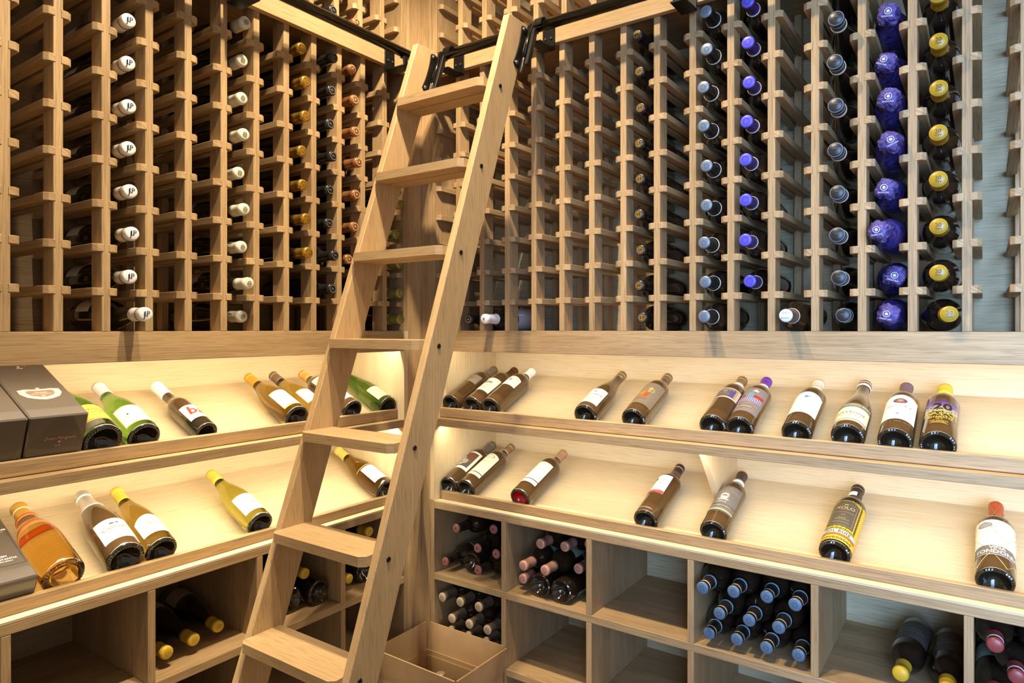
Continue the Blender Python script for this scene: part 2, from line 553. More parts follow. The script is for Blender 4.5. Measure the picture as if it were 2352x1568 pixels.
# horizontal boards that carry the ladder rail
def rail_board(wall, x, label):
    root = empty('rail_board', WALL[wall], label, 'board', 'boards carrying the ladder rail')
    board(root, 'face_board', x, (-0.018, 0.0), (0.857, 0.931), OAKL, 0)
    board(root, 'shelf_board', x, (0.0005, 0.36), (0.893, 0.904), OAK, 0)
    return root
rail_board('R', (-1.552, 0.30), 'light oak board behind the black rail on right wall')
rail_board('L', (0.20, 1.662), 'light oak board behind the black rail on left wall')

# ------------------------------------------------------------------ black ladder rail
BLACK = plain('#17130f', 0.32, 0.6, coat=0.3)
BLACKM = plain('#1b1815', 0.45, 0.5)
STEEL = plain('#8d8a86', 0.3, 0.9)
def ladder_rail(wall, x, brackets, label):
    root = empty('ladder_rail', WALL[wall], label, 'ladder rail', 'black ladder rails')
    mobj('pipe', tube_mesh([(x[0], -0.085, 0.884), (x[1], -0.085, 0.884)], 0.0155, 20, 'pipe'), root, BLACK)
    for s in brackets:
        W = 0.021
        P = [(-0.0185, 0.905), (-0.0185, 0.834), (-0.100, 0.834), (-0.100, 0.8385), (-0.0230, 0.8385), (-0.0230, 0.905)]
        prism(root, 'bracket_lug', [(-0.100, 0.8390), (-0.100, 0.868), (-0.086, 0.870), (-0.080, 0.866), (-0.0945, 0.860), (-0.0945, 0.8390)], s - 0.014, s + 0.003, BLACKM, bev=0.0006)
        b = prism(root, 'bracket', P, s - W, s + W, BLACKM, bev=0.0006)
        for q in (-0.010, 0.010):
            mobj('bolt', tube_mesh([(s + q, -0.0235, 0.872), (s + q, -0.0262, 0.872)], 0.0034, 10, 'bolt'), b, STEEL)
    return root
ladder_rail('R', (-1.552, 0.30), (-1.425, -1.075, -0.640), 'black steel pipe rail on right wall carrying the ladder')
ladder_rail('L', (0.20, 1.640), (1.575, 1.02), 'black steel pipe rail on left wall')

# ------------------------------------------------------------------ ladder
lad = empty('library_ladder', Matrix.Translation((0, 0, EYE)), 'tall light oak rolling ladder leaning on the right wall rail', 'ladder')
def yf(z): return 1.340 + (z - 0.3097) * 0.359
XL = (-1.461, -1.4395); XR = (-1.114, -1.0925)
for x in (XL, XR):
    zt, zb, w = 0.8855, -1.45, 0.097
    st = prism(lad, 'stile', [(yf(zb), zb), (yf(zb) + w, zb), (yf(zt) + w, zt), (yf(zt), zt)], x[0], x[1], OAKL, 2, bev=0.0022)
for k in range(9):
    zs = 0.665 - 0.2367 * k
    z0, z1 = zs - 0.005, zs + 0.018
    y0, y1 = yf(zs) - 0.023, yf(zs) + 0.091
    ym = y0 + 0.052
    prof = [(y0, z0), (ym, z0), (ym, z0 + 0.010), (ym + 0.0050, z0 + 0.010), (ym + 0.0050, z0), (y1, z0), (y1, z1), (y0, z1)]
    xs = [XL[1] - 0.001, XL[1] + 0.013, XR[0] - 0.013, XR[0] + 0.001]
    bm = bmesh.new(); R_ = []
    for i, x in enumerate(xs):
        R_.append([bm.verts.new((x, p[0] + (0.012 if (i in (0, 3) and p[0] == y0) else 0), p[1])) for p in prof])
    n = len(prof)
    for A, B in zip(R_, R_[1:]):
        for i in range(n): bm.faces.new((A[i], A[(i + 1) % n], B[(i + 1) % n], B[i]))
    bm.faces.new(R_[0]); bm.faces.new(R_[-1])
    bmesh.ops.recalc_face_normals(bm, faces=bm.faces); bm.normal_update(); grain_uv(bm, 0)
    mobj('tread', bm_mesh(bm, 'tread'), lad, OAKL)
    yc = yf(zs) + 0.036
    sc = mobj('screw', lathe_mesh([(0, .0005), (.0030, .0005), (.0033, .0018), (.0056, .0020), (.0064, .0007), (.0064, -.001)], 14, 'screw'), lad, BLACKM)
    sc.matrix_local = Matrix.Translation((XR[1], yc, zs + 0.003)) @ Matrix.Rotation(PI / 2, 4, 'Y')
# hooks on the rail: a dog-bone plate on the stile, hinge pin, channel and roller over the pipe
def hook(x):
    up = Vector((0, 0.338, 0.941)); nb = Vector((0, 0.941, -0.338))
    c = Vector((x, 1.588, 0.812))
    prof = []
    H = 0.068
    for i in range(25):
        t = -1 + 2 * i / 24
        wd_ = 0.0085 + 0.0075 * abs(t) ** 2.2
        if abs(t) > 0.86: wd_ *= math.sqrt(max(0.02, 1 - ((abs(t) - 0.86) / 0.14) ** 2))
        prof.append((t * H, wd_))
    pts = [(h, -w) for h, w in prof] + [(h, 0.010 + 0.3 * w) for h, w in prof[::-1]]
    P = []
    for h, w in pts:
        v = c + up * h + nb * (w + 0.012); P.append((v.y, v.z))
    pl = prism(lad, 'hook_plate', P, x, x + 0.004, BLACKM)
    for t in (-0.057, 0.057):
        v = c + up * t + nb * 0.008
        s = mobj('bolt', lathe_mesh([(0, .0042), (.003, .004), (.0058, .0022), (.006, 0)], 14, 'bolt'), pl, STEEL)
        s.matrix_local = Matrix.Translation((x + 0.004, v.y, v.z)) @ Matrix.Rotation(PI / 2, 4, 'Y')
    a = c + nb * 0.026 + Vector((0.012, 0, 0))
    mobj('hinge_barrel', tube_mesh([a + up * -0.030, a + up * 0.085], 0.0062, 14, 'hinge_barrel'), lad, BLACK)
    mobj('hinge_pin', tube_mesh([a + up * -0.078, a + up * 0.030], 0.0038, 12, 'hinge_pin'), lad, STEEL)
    b0 = c + nb * 0.030 + Vector((0.020, 0, 0))
    q = [b0 + up * -0.055 + nb * -0.006, b0 + up * -0.055 + nb * 0.010, b0 + up * 0.070 + nb * 0.010, b0 + up * 0.070 + nb * -0.006]
    prism(lad, 'channel', [(v.y, v.z) for v in q], x + 0.020, x + 0.030, BLACKM, bev=0.0008)
    # hook curling over the pipe
    py, pz = 1.665, 0.884
    arc = [(x + 0.018, py + 0.021 * math.cos(t), pz + 0.021 * math.sin(t)) for t in [PI * 1.06 - PI * 1.1 * i / 12 for i in range(13)]]
    bm = bmesh.new(); last = None
    rows_ = []
    for (xx, yy, zz) in arc:
        dv = Vector((0, yy - py, zz - pz)).normalized()
        pnts = []
        for w, rr in ((0, -0.002), (0.026, -0.002), (0.026, 0.0022), (0, 0.0022)):
            pnts.append(bm.verts.new((xx + w, yy + dv.y * rr, zz + dv.z * rr)))
        rows_.append(pnts)
    for A, B in zip(rows_, rows_[1:]):
        for i in range(4): bm.faces.new((A[i], A[(i + 1) % 4], B[(i + 1) % 4], B[i]))
    bm.faces.new(rows_[0]); bm.faces.new(rows_[-1])
    bmesh.ops.recalc_face_normals(bm, faces=bm.faces)
    mobj('rail_hook', bm_mesh(bm, 'rail_hook'), lad, BLACKM)
hook(XL[1]); hook(XR[1])

# ------------------------------------------------------------------ display shelves and cubby cabinets
AL = math.radians(22.5)
LIPD, LIPT = 0.030, 0.018
DEP = 0.359
def slope_z(z0, d): return z0 + (d - 0.048) * math.tan(AL)

def display(wall, xr, s_end, end_sign, gussets, label):
    root = empty('display_shelf', WALL[wall], label, 'display shelf', 'sloped oak display shelves')
    board(root, 'ledge_board', xr, (0.0, 0.020), (-0.0755, -0.006), OAK, 0)
    board(root, 'deck_board', xr, (0.0205, 0.36), (-0.024, -0.0065), OAK, 0)
    for up in (1, 0):
        z0 = -0.302 if up else -0.586
        lip = -0.2725 if up else -0.5600
        zt = -0.0245 if up else -0.3335
        t = 0.010
        c, s = math.cos(AL), math.sin(AL)
        A = (0.0485, z0); B = (DEP, slope_z(z0, DEP))
        prism(root, 'sloped_panel', [A, B, (DEP, B[1] - t / c), (0.0485, z0 - t / c + 0.0005)], xr[0], xr[1], OAKP)
        board(root, 'lip', xr, (LIPD, LIPD + LIPT), (lip - 0.0335, lip), OAK, 0, 0.002)
        board(root, 'back_board', xr, (DEP + 0.0005, DEP + 0.012), (B[1] - 0.02, zt), OAKP, 0, 0)
    a, b = sorted((s_end, s_end + end_sign * 0.018))
    board(root, 'side_board', (a, b), (0.0, DEP + 0.012), (-0.5885, -0.0065), OAKP, 2, 0)
    # bottom of the upper tray with its front edge
    board(root, 'tray_board', xr, (0.0, 0.40), (-0.3327, -0.3070), OAK, 0)
    for s in gussets:
        z0 = -0.586
        P = [(0.060, -0.3335), (DEP, -0.3335), (DEP, slope_z(z0, DEP) + 0.001), (0.215, slope_z(z0, 0.215) + 0.001)]
        prism(root, 'gusset', P, s - 0.009, s + 0.009, OAKP, 2)
    return root
display('R', (-1.5526, 0.62), -1.5528, -1, (-0.636,), 'lit sloped oak display shelf on right wall, two tiers')
display('L', (-0.15, 1.6638), 1.6640, 1, (), 'lit sloped oak display shelf on left wall, two tiers')

CD = 0.400
def cubbies(wall, xr, divs, label):
    root = empty('cubby_cabinet', WALL[wall], label, 'cabinet', 'oak cubby cabinets')
    board(root, 'counter_board', xr, (0.0, CD), (-0.6170, -0.5960), OAK, 0, 0.0016)
    board(root, 'counter_edge', xr, (0.0, 0.027), (-0.5958, -0.5885), OAKP, 0, 0.0008)
    for zt in (-0.838, -1.082, -1.326):
        board(root, 'shelf', xr, (0.0, CD), (zt - 0.0225, zt), OAK, 0)
    tops = [(-0.6172, -0.838), (-0.8607, -1.082), (-1.1047, -1.326)]
    for s in divs:
        for zt, zb in tops:
            board(root, 'divider', (s - 0.0090, s + 0.0090), (0.0, CD), (zb, zt), OAK, 2)
    for e in xr:
        a, b = (e - 0.018, e) if e == xr[0] else (e, e + 0.018)
        board(root, 'end_panel', (a, b), (0.0, CD), (-1.45, -0.589), OAK, 2)
    board(root, 'back_panel', xr, (CD, CD + 0.012), (-1.35, -0.60), OAKB[wall], 0, 0)
    board(root, 'plinth', xr, (0.04, 0.058), (-1.45, -1.349), OAK, 0)
    return root
cubbies('R', (-1.5526, 0.62), [-1.2589 + 0.30765 * k for k in range(6)], 'oak cubby cabinet along right wall below the display shelf')
cubbies('L', (-0.15, 1.6638), [0.5280 + 0.29050 * k for k in range(-2, 4)], 'oak cubby cabinet along left wall below the display shelf')

# warm strips tucked under the ledge and under the upper tray
def led(wall, x, y, z, power, tgt):
    M = WALL[wall]
    l = bpy.data.lights.new('display_led_strip', 'AREA'); l.shape = 'RECTANGLE'
    l.size = x[1] - x[0]; l.size_y = 0.010; l.energy = power; l.color = (1.0, 0.91, 0.67)
    o = bpy.data.objects.new('display_led_strip', l); link(o)
    loc = Vector(((x[0] + x[1]) / 2, y, z))
    d = Vector((0, tgt[0], tgt[1])).normalized()
    Z = -d; X = Vector((1, 0, 0)); Y = Z.cross(X)
    R3 = Matrix((X, Y, Z)).transposed().to_4x4()
    o.matrix_world = M @ Matrix.Translation(loc) @ R3
LEDP = 1.95
led('R', (-1.54, 0.60), 0.032, -0.034, LEDP * 1.92, (0.45, -0.9))
led('R', (-1.54, 0.60), 0.032, -0.336, LEDP * 1.92, (0.45, -0.9))
led('L', (-0.13, 1.65), 0.032, -0.034, LEDP * 2.75, (0.45, -0.9))
led('L', (-0.13, 1.65), 0.032, -0.336, LEDP * 2.75, (0.45, -0.9))
# ------------------------------------------------------------------ bottles lying in the racks, necks out
RX90 = Matrix.Rotation(PI / 2, 4, 'X')
def rack_m(wall, s, z, dcap, length=0.2876, yaw=0.0, pitch=0.0):
    """base to the back, cap face at depth dcap; yaw swings the neck towards +x"""
    return (WALL[wall] @ Matrix.Translation((s, dcap + length / 2, z)) @ Matrix.Rotation(math.radians(yaw), 4, 'Z')
            @ Matrix.Rotation(math.radians(pitch), 4, 'X') @ RX90 @ Matrix.Translation((0, 0, -length / 2)))

def ring_emblem(c, extra=()):
    return [('ring', 0, 0, .0115, .0115, c, .86)] + list(extra)
FLOWER = [('disc', .0048 * math.cos(PI * k / 4), .0048 * math.sin(PI * k / 4), .0017, .0017, '#6b6a55') for k in range(8)] + [('disc', 0, 0, .0016, .0016, '#6b6a55')]
RACK = {
    'mono': dict(shape='burgundy', glass=G_DARK, a0=PI, cap=('#ded8cf', .236, dict(top='#f1efec', bands=[(.2665, .003, '#6f5a45')], emblem=[('t', 'J', .0185, -.0042, -.0015, '#1c1a3e'), ('t', 'L', .0165, -.0005, .0010, '#1c1a3e'), ('t', 'P', .0165, .0042, .0012, '#1c1a3e')])),
                 labels=[(.035, .10, 1.35, '#d9d4c8', dict(prints=[('rect', -.03, .012, .03, .014, '#57534d'), ('t', 'VIN ROUGE', .006, 0, .003, '#57534d'), ('t', 'MIS EN BOUTEILLE', .004, 0, -.010, '#57534d')]))]),
    'cream': dict(shape='burgundy', glass=G_DARK, a0=PI, cap=('#d8d3bd', .236, dict(rough=.3, emblem=FLOWER)), labels=[(.035, .10, 1.3, '#cfc4b4', dict(prints=[('t', 'FLOWERS', .009, 0, .004, '#6d5f52')]))]),
    'gold': dict(shape='burgundy', glass=G_DARK, cap=('#c79a3f', .236, dict(rough=.28, metal=.75, emblem=ring_emblem('#8a6a26', [('t', 'G', .010, 0, 0, '#8a6a26')])))),
    'black': dict(shape='bordeaux', glass=G_DARK, cap=('#1d1b1b', .225, dict(rough=.33, emblem=ring_emblem('#85817c', [('t', 'R', .009, -.002, 0, '#85817c'), ('t', 'S', .008, .003, -.001, '#85817c')])))),
    'bronze': dict(shape='bordeaux', glass=G_DARK, cap=('#b3794c', .232, dict(rough=.3, metal=.55, emblem=ring_emblem('#ecc79c', [('t', 'B', .010, 0, 0, '#ecc79c')])))),
    'olive': dict(shape='bordeaux', glass=G_DARK, cap=('#a39a55', .226, dict(rough=.32, metal=.3, bands=[(.2260, .012, '#b7ad6a')], emblem=ring_emblem('#5d5a2a', [('t', '/', .010, 0, 0, '#5d5a2a')])))),
    'plaindark': dict(shape='bordeaux', glass=G_DARK, cap=('#2a211b', .226, dict(emblem=ring_emblem('#b8b0a4', [('disc', 0, 0, .003, .003, '#b8b0a4')])))),
    'paper': dict(shape='bordeaux', glass=G_DARK, cap=('#e8e8f2', .226, dict(rough=.5, emblem=[('disc', 0, 0, .0032, .0032, '#5a5a66')])), labels=[(.04, .15, 1.5, '#cfc8cc', dict(a0=PI / 2, prints=[('rect', -.035, -.05, -.02, -.035, '#4a4648')]))]),
    'gilt': dict(shape='bordeaux', glass=G_DARK, cap=('#201c19', .226, dict(rough=.28, emblem=ring_emblem('#75706a', [('ring', 0, 0, .0078, .0078, '#d9a441', .78), ('t', 'C', .0095, -.0005, 0, '#d9a441'), ('t', 'k', .0085, .001, -.001, '#d9a441'), ('rect', -.0006, -.0085, .0006, .009, '#d9a441')])))),
    'silver': dict(shape='bordeaux', glass=G_DARK, cap=('#211d1c', .218, dict(rough=.35, top='#7d8b9b', metal=.4, bands=[(.2215, .0075, '#cfc9bb')], emblem=[('ring', 0, 0, .0060, .0060, '#5c6a7a', .8)]))),
    'violet': dict(shape='bordeaux', glass=G_DARK, cap=('#3c2470', .228, dict(rough=.32, top='#5b54c8', bands=[(.2285, .0075, '#cfc9bb')], emblem=[('ring', 0, 0, .0080, .0080, '#3f39a8', .86)]))),
    'slate': dict(shape='burgundy', glass=G_DARK, a0=PI, cap=('#2b2826', .238, dict(grow=.0022, rough=.38, top='#6e7a88', bands=[(.2395, .009, '#bfb9ac'), (.268, .0015, '#9a958c')], emblem=[('rect', -.005, .002, .006, .0032, '#56616e')])), labels=[(.03, .075, 1.3, '#8d9284', dict(prints=[('t', 'AMARONE', .008, 0, 0, '#2b2b28')]))]),
    'pale': dict(shape='bordeaux', glass=G_DARK, cap=('#6d5b4a', .222, dict(top='#dfe3e2', rough=.3, bands=[(.224, .007, '#cfc3ae')], emblem=[('t', 'CASTELLO', .0042, 0, .006, '#40403c'), ('t', 'BRUNELLO', .0042, 0, -.006, '#40403c')]))),
    'twenty': dict(shape='bordeaux', glass=G_DARK, cap=('#a8841f', .236, dict(grow=.0022, rough=.34, top='#bb9730', emblem=[('t', '20', .0125, 0, .0020, '#4a3a10'), ('t', 'ANNI', .0052, 0, -.0060, '#4a3a10')])),
                   labels=[(.03, .13, 1.0, None, dict(a0=PI, prints=[]))]),
}
RACK['twenty'].pop('labels')
ORD = ['first', 'second', 'third', 'fourth', 'fifth', 'sixth', 'seventh', 'eighth']
def rail_word(k):
    return 'lying on the ledge' if k < 0 else 'in the %s rail row above the ledge' % ORD[k]
DESC = {
    'mono': 'white capsule bottle with navy monogram', 'cream': 'cream capsule bottle with flower stamp', 'gold': 'gold foil capsule bottle',
    'black': 'black capsule bottle, left rack,', 'bronze': 'copper capsule bottle', 'olive': 'olive yellow capsule bottle by the corner',
    'gilt': 'black capsule bottle with gilt emblem', 'silver': 'blue silver topped bottle', 'violet': 'violet capsule bottle',
    'slate': 'slate grey topped bottle with pale collar', 'twenty': 'yellow capsule bottle stamped with a number',
}
def rowz(wall, k, r):
    if k < 0: return -0.006 + r + 0.0006
    return (ROWR if wall == 'R' else ROWL)[k] + 0.0275
def column(key, wall, s, items):
    """items: row -> (cap depth, yaw)"""
    sp = RACK[key]; R = SHAPES[sp['shape']][1]
    for k, (d, yaw) in items.items():
        put(('rack', key), sp, rack_m(wall, s, rowz(wall, k, R), d, yaw=yaw), '%s %s' % (DESC[key], rail_word(k)), DESC[key].rstrip(',') + ' column')
def J(): return random.uniform(-1.2, 1.2)
column('mono', 'L', .7653, {6: (-.004, J()), 5: (-.004, J()), 4: (-.002, J()), 3: (-.008, J()), 2: (-.010, J()), 1: (-.020, J()), 0: (-.014, J()), -1: (-.074, 1.0)})
column('cream', 'L', 1.0524, {7: (-.021, J()), 6: (-.011, J()), 5: (-.007, J()), 4: (-.019, J()), 3: (.004, J()), 2: (-.017, J()), 1: (-.002, J()), 0: (-.038, J()), -1: (-.002, 1)})
column('gold', 'L', 1.2420, {7: (-.008, J()), 6: (-.024, J()), 5: (-.021, J()), 4: (-.008, J()), 3: (-.013, J()), 2: (-.024, J()), 1: (-.039, J())})
column('black', 'L', 1.3353, {7: (-.031, J()), 6: (-.025, J()), 5: (-.019, J()), 4: (-.032, J()), 3: (-.017, J()), 2: (-.009, J()), 1: (-.040, J()), 0: (-.025, J())})
column('bronze', 'L', 1.4302, {7: (-.005, J()), 6: (-.019, J()), 5: (-.022, J()), 4: (-.038, J()), 3: (-.027, J()), 2: (-.019, J()), 1: (.011, J())})
column('olive', 'L', 1.6237, {3: (-.024, J()), 2: (-.008, J()), 1: (-.023, J()), 0: (-.023, J()), -1: (-.026, 0)})
column('gilt', 'R', -.7923, {7: (-.010, J()), 6: (-.001, J()), 5: (.007, J()), 4: (.005, J()), 3: (.005, J()), 2: (-.001, J()), 1: (.005, J()), 0: (-.001, J()), -1: (.010, 2)})
column('silver', 'R', -.5886, {7: (-.037, J()), 6: (-.043, J()), 5: (-.053, J()), 4: (-.056, J()), 3: (-.040, J()), 2: (-.030, J()), 1: (-.053, J()), 0: (-.037, J()), -1: (-.056, J())})
column('violet', 'R', -.4874, {7: (-.030, J()), 6: (-.024, J()), 5: (-.022, J()), 4: (-.030, J()), 3: (-.047, J()), 2: (-.044, J()), 1: (-.047, J()), 0: (-.004, J())})
column('slate', 'R', -.2850, {7: (-.040, J()), 6: (-.040, J()), 5: (-.040, J()), 4: (-.034, J()), 3: (-.018, J()), 2: (-.012, J()), 1: (-.016, J()), 0: (-.004, J()), -1: (.030, 3)})
column('twenty', 'R', -.0816, {6: (-.035, 0), 5: (-.035, 0), 4: (-.030, 0), 3: (-.045, 0), 2: (-.045, 0), 1: (-.035, 0), 0: (-.035, 0), -1: (-.020, 7.5)})
put('pdark', RACK['plaindark'], rack_m('R', -1.3975, .0318, -.004), 'dark capsule bottle lying on the ledge beside the ladder')
put('paper', RACK['paper'], rack_m('R', -1.2963, .0318, -.049, yaw=-1), 'white paper capsule bottle with pale label lying on the ledge')
put('pale', RACK['pale'], rack_m('R', -.3862, .0318, -.058, yaw=-1), 'silver white topped bottle lying on the ledge right of the violet ones')
UPZ = 0.9055
put(('rack', 'gold'), RACK['gold'], rack_m('L', 1.2420, UPZ + .0388, -.020), 'gold foil capsule bottle just above the left black rail')
put(('rack', 'black'), RACK['black'], rack_m('L', 1.3353, UPZ + .0378, -.030), 'black capsule bottle just above the left black rail')
put(('rack', 'bronze'), RACK['bronze'], rack_m('L', 1.4302, UPZ + .0378, -.026), 'copper capsule bottle just above the left black rail')
put(('rack', 'bronze'), RACK['bronze'], rack_m('L', 1.4302, 1.026 + .0262, .020), 'copper capsule bottle topmost in the left rack')

# ---- bottles wrapped in violet tissue
def tissue_mat(c0=(0.012, 0.009, 0.080, 1), c1=(0.075, 0.055, 0.30, 1)):
    m = bpy.data.materials.new('violet_tissue'); m.use_nodes = True
    nt = m.node_tree; N = nt.nodes; b = N['Principled BSDF']
    tc = N.new('ShaderNodeTexCoord'); ns = N.new('ShaderNodeTexNoise')
    ns.inputs['Scale'].default_value = 42; ns.inputs['Detail'].default_value = 5; ns.inputs['Distortion'].default_value = 2.0
    nt.links.new(tc.outputs['Object'], ns.inputs['Vector'])
    mx = N.new('ShaderNodeMix'); mx.data_type = 'RGBA'
    mr = N.new('ShaderNodeMapRange'); mr.inputs[1].default_value = .35; mr.inputs[2].default_value = .68
    nt.links.new(ns.outputs['Fac'], mr.inputs[0]); nt.links.new(mr.outputs[0], mx.inputs[0])
    mx.inputs[6].default_value = c0; mx.inputs[7].default_value = c1
    nt.links.new(mx.outputs[2], b.inputs['Base Color'])
    b.inputs['Roughness'].default_value = .36; b.inputs['Coat Weight'].default_value = .25
    bp = N.new('ShaderNodeBump'); bp.inputs['Strength'].default_value = .8; bp.inputs['Distance'].default_value = .004
    nt.links.new(ns.outputs['Fac'], bp.inputs['Height']); nt.links.new(bp.outputs[0], b.inputs['Normal'])
    return m
TISSUE = tissue_mat()
TISSUE_LIT = tissue_mat((0.060, 0.045, 0.27, 1), (0.34, 0.26, 0.66, 1))  # lighter copy of the same tissue, highlights put into the colour
def star_seal(x, y, r, c='#cfcbe8'):
    return [('ring', x, y, r, r, c, .84), ('star', x, y, r * .72, 8, c)]
def wrapped(seed):
    rnd = random.Random(seed)
    root = empty('wrapped_bottle', Matrix())
    prof = [(0, .002), (.030, 0), (.0385, .005), (.0392, .05), (.0392, .10), (.0390, .15), (.0382, .185), (.0350, .205), (.0285, .222), (.0225, .238), (.0198, .255), (.0192, .270), (.0188, .282), (.0150, .290), (0, .2925)]
    bm = bmesh.new(); n = 40; rings = []
    ph = rnd.uniform(0, 6)
    for r, z in prof:
        if r < 1e-6: rings.append([bm.verts.new((0, 0, z))]); continue
        amp = .0006 if z < .2 else .0017
        rings.append([bm.verts.new(((r + amp * math.sin(5 * a + ph + z * 60) + amp * .8 * rnd.uniform(-1, 1)) * math.cos(a),
                                    (r + amp * math.sin(5 * a + ph + z * 60) + amp * .8 * rnd.uniform(-1, 1)) * math.sin(a), z + .0008 * rnd.uniform(-1, 1)))
                      for a in [2 * PI * k / n for k in range(n)]])
    for A, B in zip(rings, rings[1:]):
        for k in range(n):
            k2 = (k + 1) % n
            if len(A) == 1: f = bm.faces.new((A[0], B[k2], B[k]))
            elif len(B) == 1: f = bm.faces.new((A[k], A[k2], B[0]))
            else: f = bm.faces.new((A[k], A[k2], B[k2], B[k]))
            f.smooth = True
    bmesh.ops.recalc_face_normals(bm, faces=bm.faces)
    body = mobj('tissue_wrap', bm_mesh(bm, 'tissue_wrap'), root, TISSUE)
    # folded end of the tissue: a crumpled flap over the cap
    bm = bmesh.new(); rot = rnd.uniform(0, 6.28)
    tipx, tipy = rnd.uniform(-.009, .009), rnd.uniform(-.004, .010)
    c0 = bm.verts.new((tipx, tipy, .3015)); prev = None; g = []
    m = 34; ln = [rnd.uniform(.75, 1.25) for _ in range(m)]
    for r, z in ((.004, .3005), (.0085, .2990), (.0135, .2965), (.0175, .2935), (.0205, .2890), (.0222, .2810), (.0232, .2730), (.0238, .2660)):
        row = []
        for k in range(m):
            a = 2 * PI * k / m + rot
            zz = z - (.2945 - z) * (ln[k] - 1) * 1.2 if z < .29 else z
            q = (.30 - z) / .03
            rr = r * (1 + .11 * rnd.uniform(-1, 1)) + .0016 * math.sin(4 * a) * q
            row.append(bm.verts.new((rr * math.cos(a) + tipx * (1 - min(1, q)), rr * math.sin(a) + tipy * (1 - min(1, q)), zz + rnd.uniform(-.0011, .0011))))
        g.append(row)
    for k in range(m): bm.faces.new((c0, g[0][k], g[0][(k + 1) % m]))
    for A, B in zip(g, g[1:]):
        for k in range(m): bm.faces.new((A[k], B[k], B[(k + 1) % m], A[(k + 1) % m]))
    geo = bmesh.ops.solidify(bm, geom=list(bm.faces), thickness=.0006)
    bmesh.ops.recalc_face_normals(bm, faces=bm.faces)
    mobj('tissue_fold', bm_mesh(bm, 'tissue_fold'), root, TISSUE_LIT)
    add_prints(body, star_seal(0, 0, .0075) + [('t', 'SASSICAIA', .0052, 0, -.0115, '#cfcbe8')], flat_map(.3020, rnd.uniform(-.5, .5)))
    for a in (rnd.uniform(-.6, .6), rnd.uniform(1.8, 2.6)):
        add_prints(body, star_seal(0, .0, .0070) + [('t', 'SASSICAIA', .0050, 0, -.0115, '#cfcbe8')], cyl_map(.0415, .155, a))
    return root
WRAP = [(6, .000, 1), (5, .02, -3), (4, -.020, 2), (3, -.030, 4), (2, .000, -2), (1, -.040, -6), (0, .02, 5), (-1, -.004, 0)]
for i, (k, d, yaw) in enumerate(WRAP):
    z = rowz('R', k, .0392) + (.001 if k >= 0 else 0)
    o = wrapped(i + 3)
    o.matrix_world = rack_m('R', -.1823, z, d, .2925, yaw, 0)
    tag(o, 'bottle wrapped in violet tissue %s' % rail_word(k), 'wine bottle', 'tissue wrapped bottles in the right rack')

# ------------------------------------------------------------------ bottles shown on the sloped shelves
def show_m(wall, up, s, yaw, r):
    z0 = -.302 if up else -.586
    u = .0045 + r * abs(math.sin(math.radians(yaw)))
    d = .05 + u * math.cos(AL) - (r + .0006) * math.sin(AL); z = z0 + (d + (r + .0006) * math.sin(AL) - .048) * math.tan(AL) + (r + .0006) * math.cos(AL)
    ax = Matrix.Translation((s, d, z)) @ Matrix.Rotation(AL, 4, 'X') @ Matrix.Rotation(math.radians(yaw), 4, 'Z') @ Matrix.Rotation(-PI / 2, 4, 'X')
    return WALL[wall] @ ax
GR = '#8f8a80'; GOLD = '#d9a441'
def lines(y, n, w, dy=.0042, c=GR):
    return [('rect', -w / 2 * (1 - .15 * (i % 2)), y - i * dy, w / 2 * (1 - .15 * (i % 2)), y - i * dy + .0009, c) for i in range(n)]
def frame2(hx, hy, c, t=.0009):
    return [('rect', -hx, -hy, hx, -hy + t, c), ('rect', -hx, hy - t, hx, hy, c), ('rect', -hx, -hy, -hx + t, hy, c), ('rect', hx - t, -hy, hx, hy, c)]
def dots(seed):
    rnd = random.Random(seed); out = []
    pal = ['#6a4fa8', '#8d79c4', '#cfc6d8', '#e8d991', '#e6cf5a']
    rows = 30
    buckets = {c: [] for c in pal}
    for j in range(rows):
        y = .052 - j * .0028
        c = pal[min(4, max(0, int(j / rows * 5 + rnd.uniform(-.5, .5))))]
        for i in range(22):
            x = -.036 + i * .0034 + (j % 2) * .0017
            if rnd.random() < (.92 if 4 < j < 22 else .5): buckets[c].append(('rect', x, y, x + .0023, y + .0016, c))
    for c in pal: out += buckets[c]
    return out
SHOW = []
def show(wall, up, s, yaw, spec, label):
    r = SHAPES[spec['shape']][1]
    spec.setdefault('seg', 72); spec.setdefault('paper', .86); spec.setdefault('ink', .72)
    o = bottle(spec); o.matrix_world = show_m(wall, up, s, yaw, r)
    tag(o, label, 'wine bottle', 'bottles on the sloped display')
    return o
K = G_BROWN
# right wall, upper tier
show('R', 1, -1.5126, 1.5, dict(shape='bordeaux', glass=K, cap=('#7a6858', .232, dict(top='#6b5a4a')), labels=[(.118, .168, .95, '#9a8b7a', dict(prints=[('disc', -.006, .002, .012, .007, '#c98a4e'), ('ring', .006, .004, .007, .007, '#c98a4e', .6), ('ring', -.014, -.004, .008, .006, '#c98a4e', .6), ('rect', -.022, -.016, .002, -.0145, '#c98a4e')]))]),
     'dark bottle with grey label and copper flourish, leftmost on upper right shelf')
show('R', 1, -1.4191, 1.25, dict(shape='bordeaux', glass=K, cap=('#5b3b26', .228, dict(rough=.25, metal=.4, bands=[(.272, .004, '#7a5a3c')])), labels=[(.060, .150, 1.0, '#f1efe0', dict(prints=[('rect', -.018, .008, .016, .020, '#b9b49c')] + [('t', 'CHATEAU', .008, 0, -.006, '#a89f86')] + lines(-.020, 3, .030, c='#c4bda6')))]),
     'dark bottle with cream label and brown capsule, between two others in the corner')
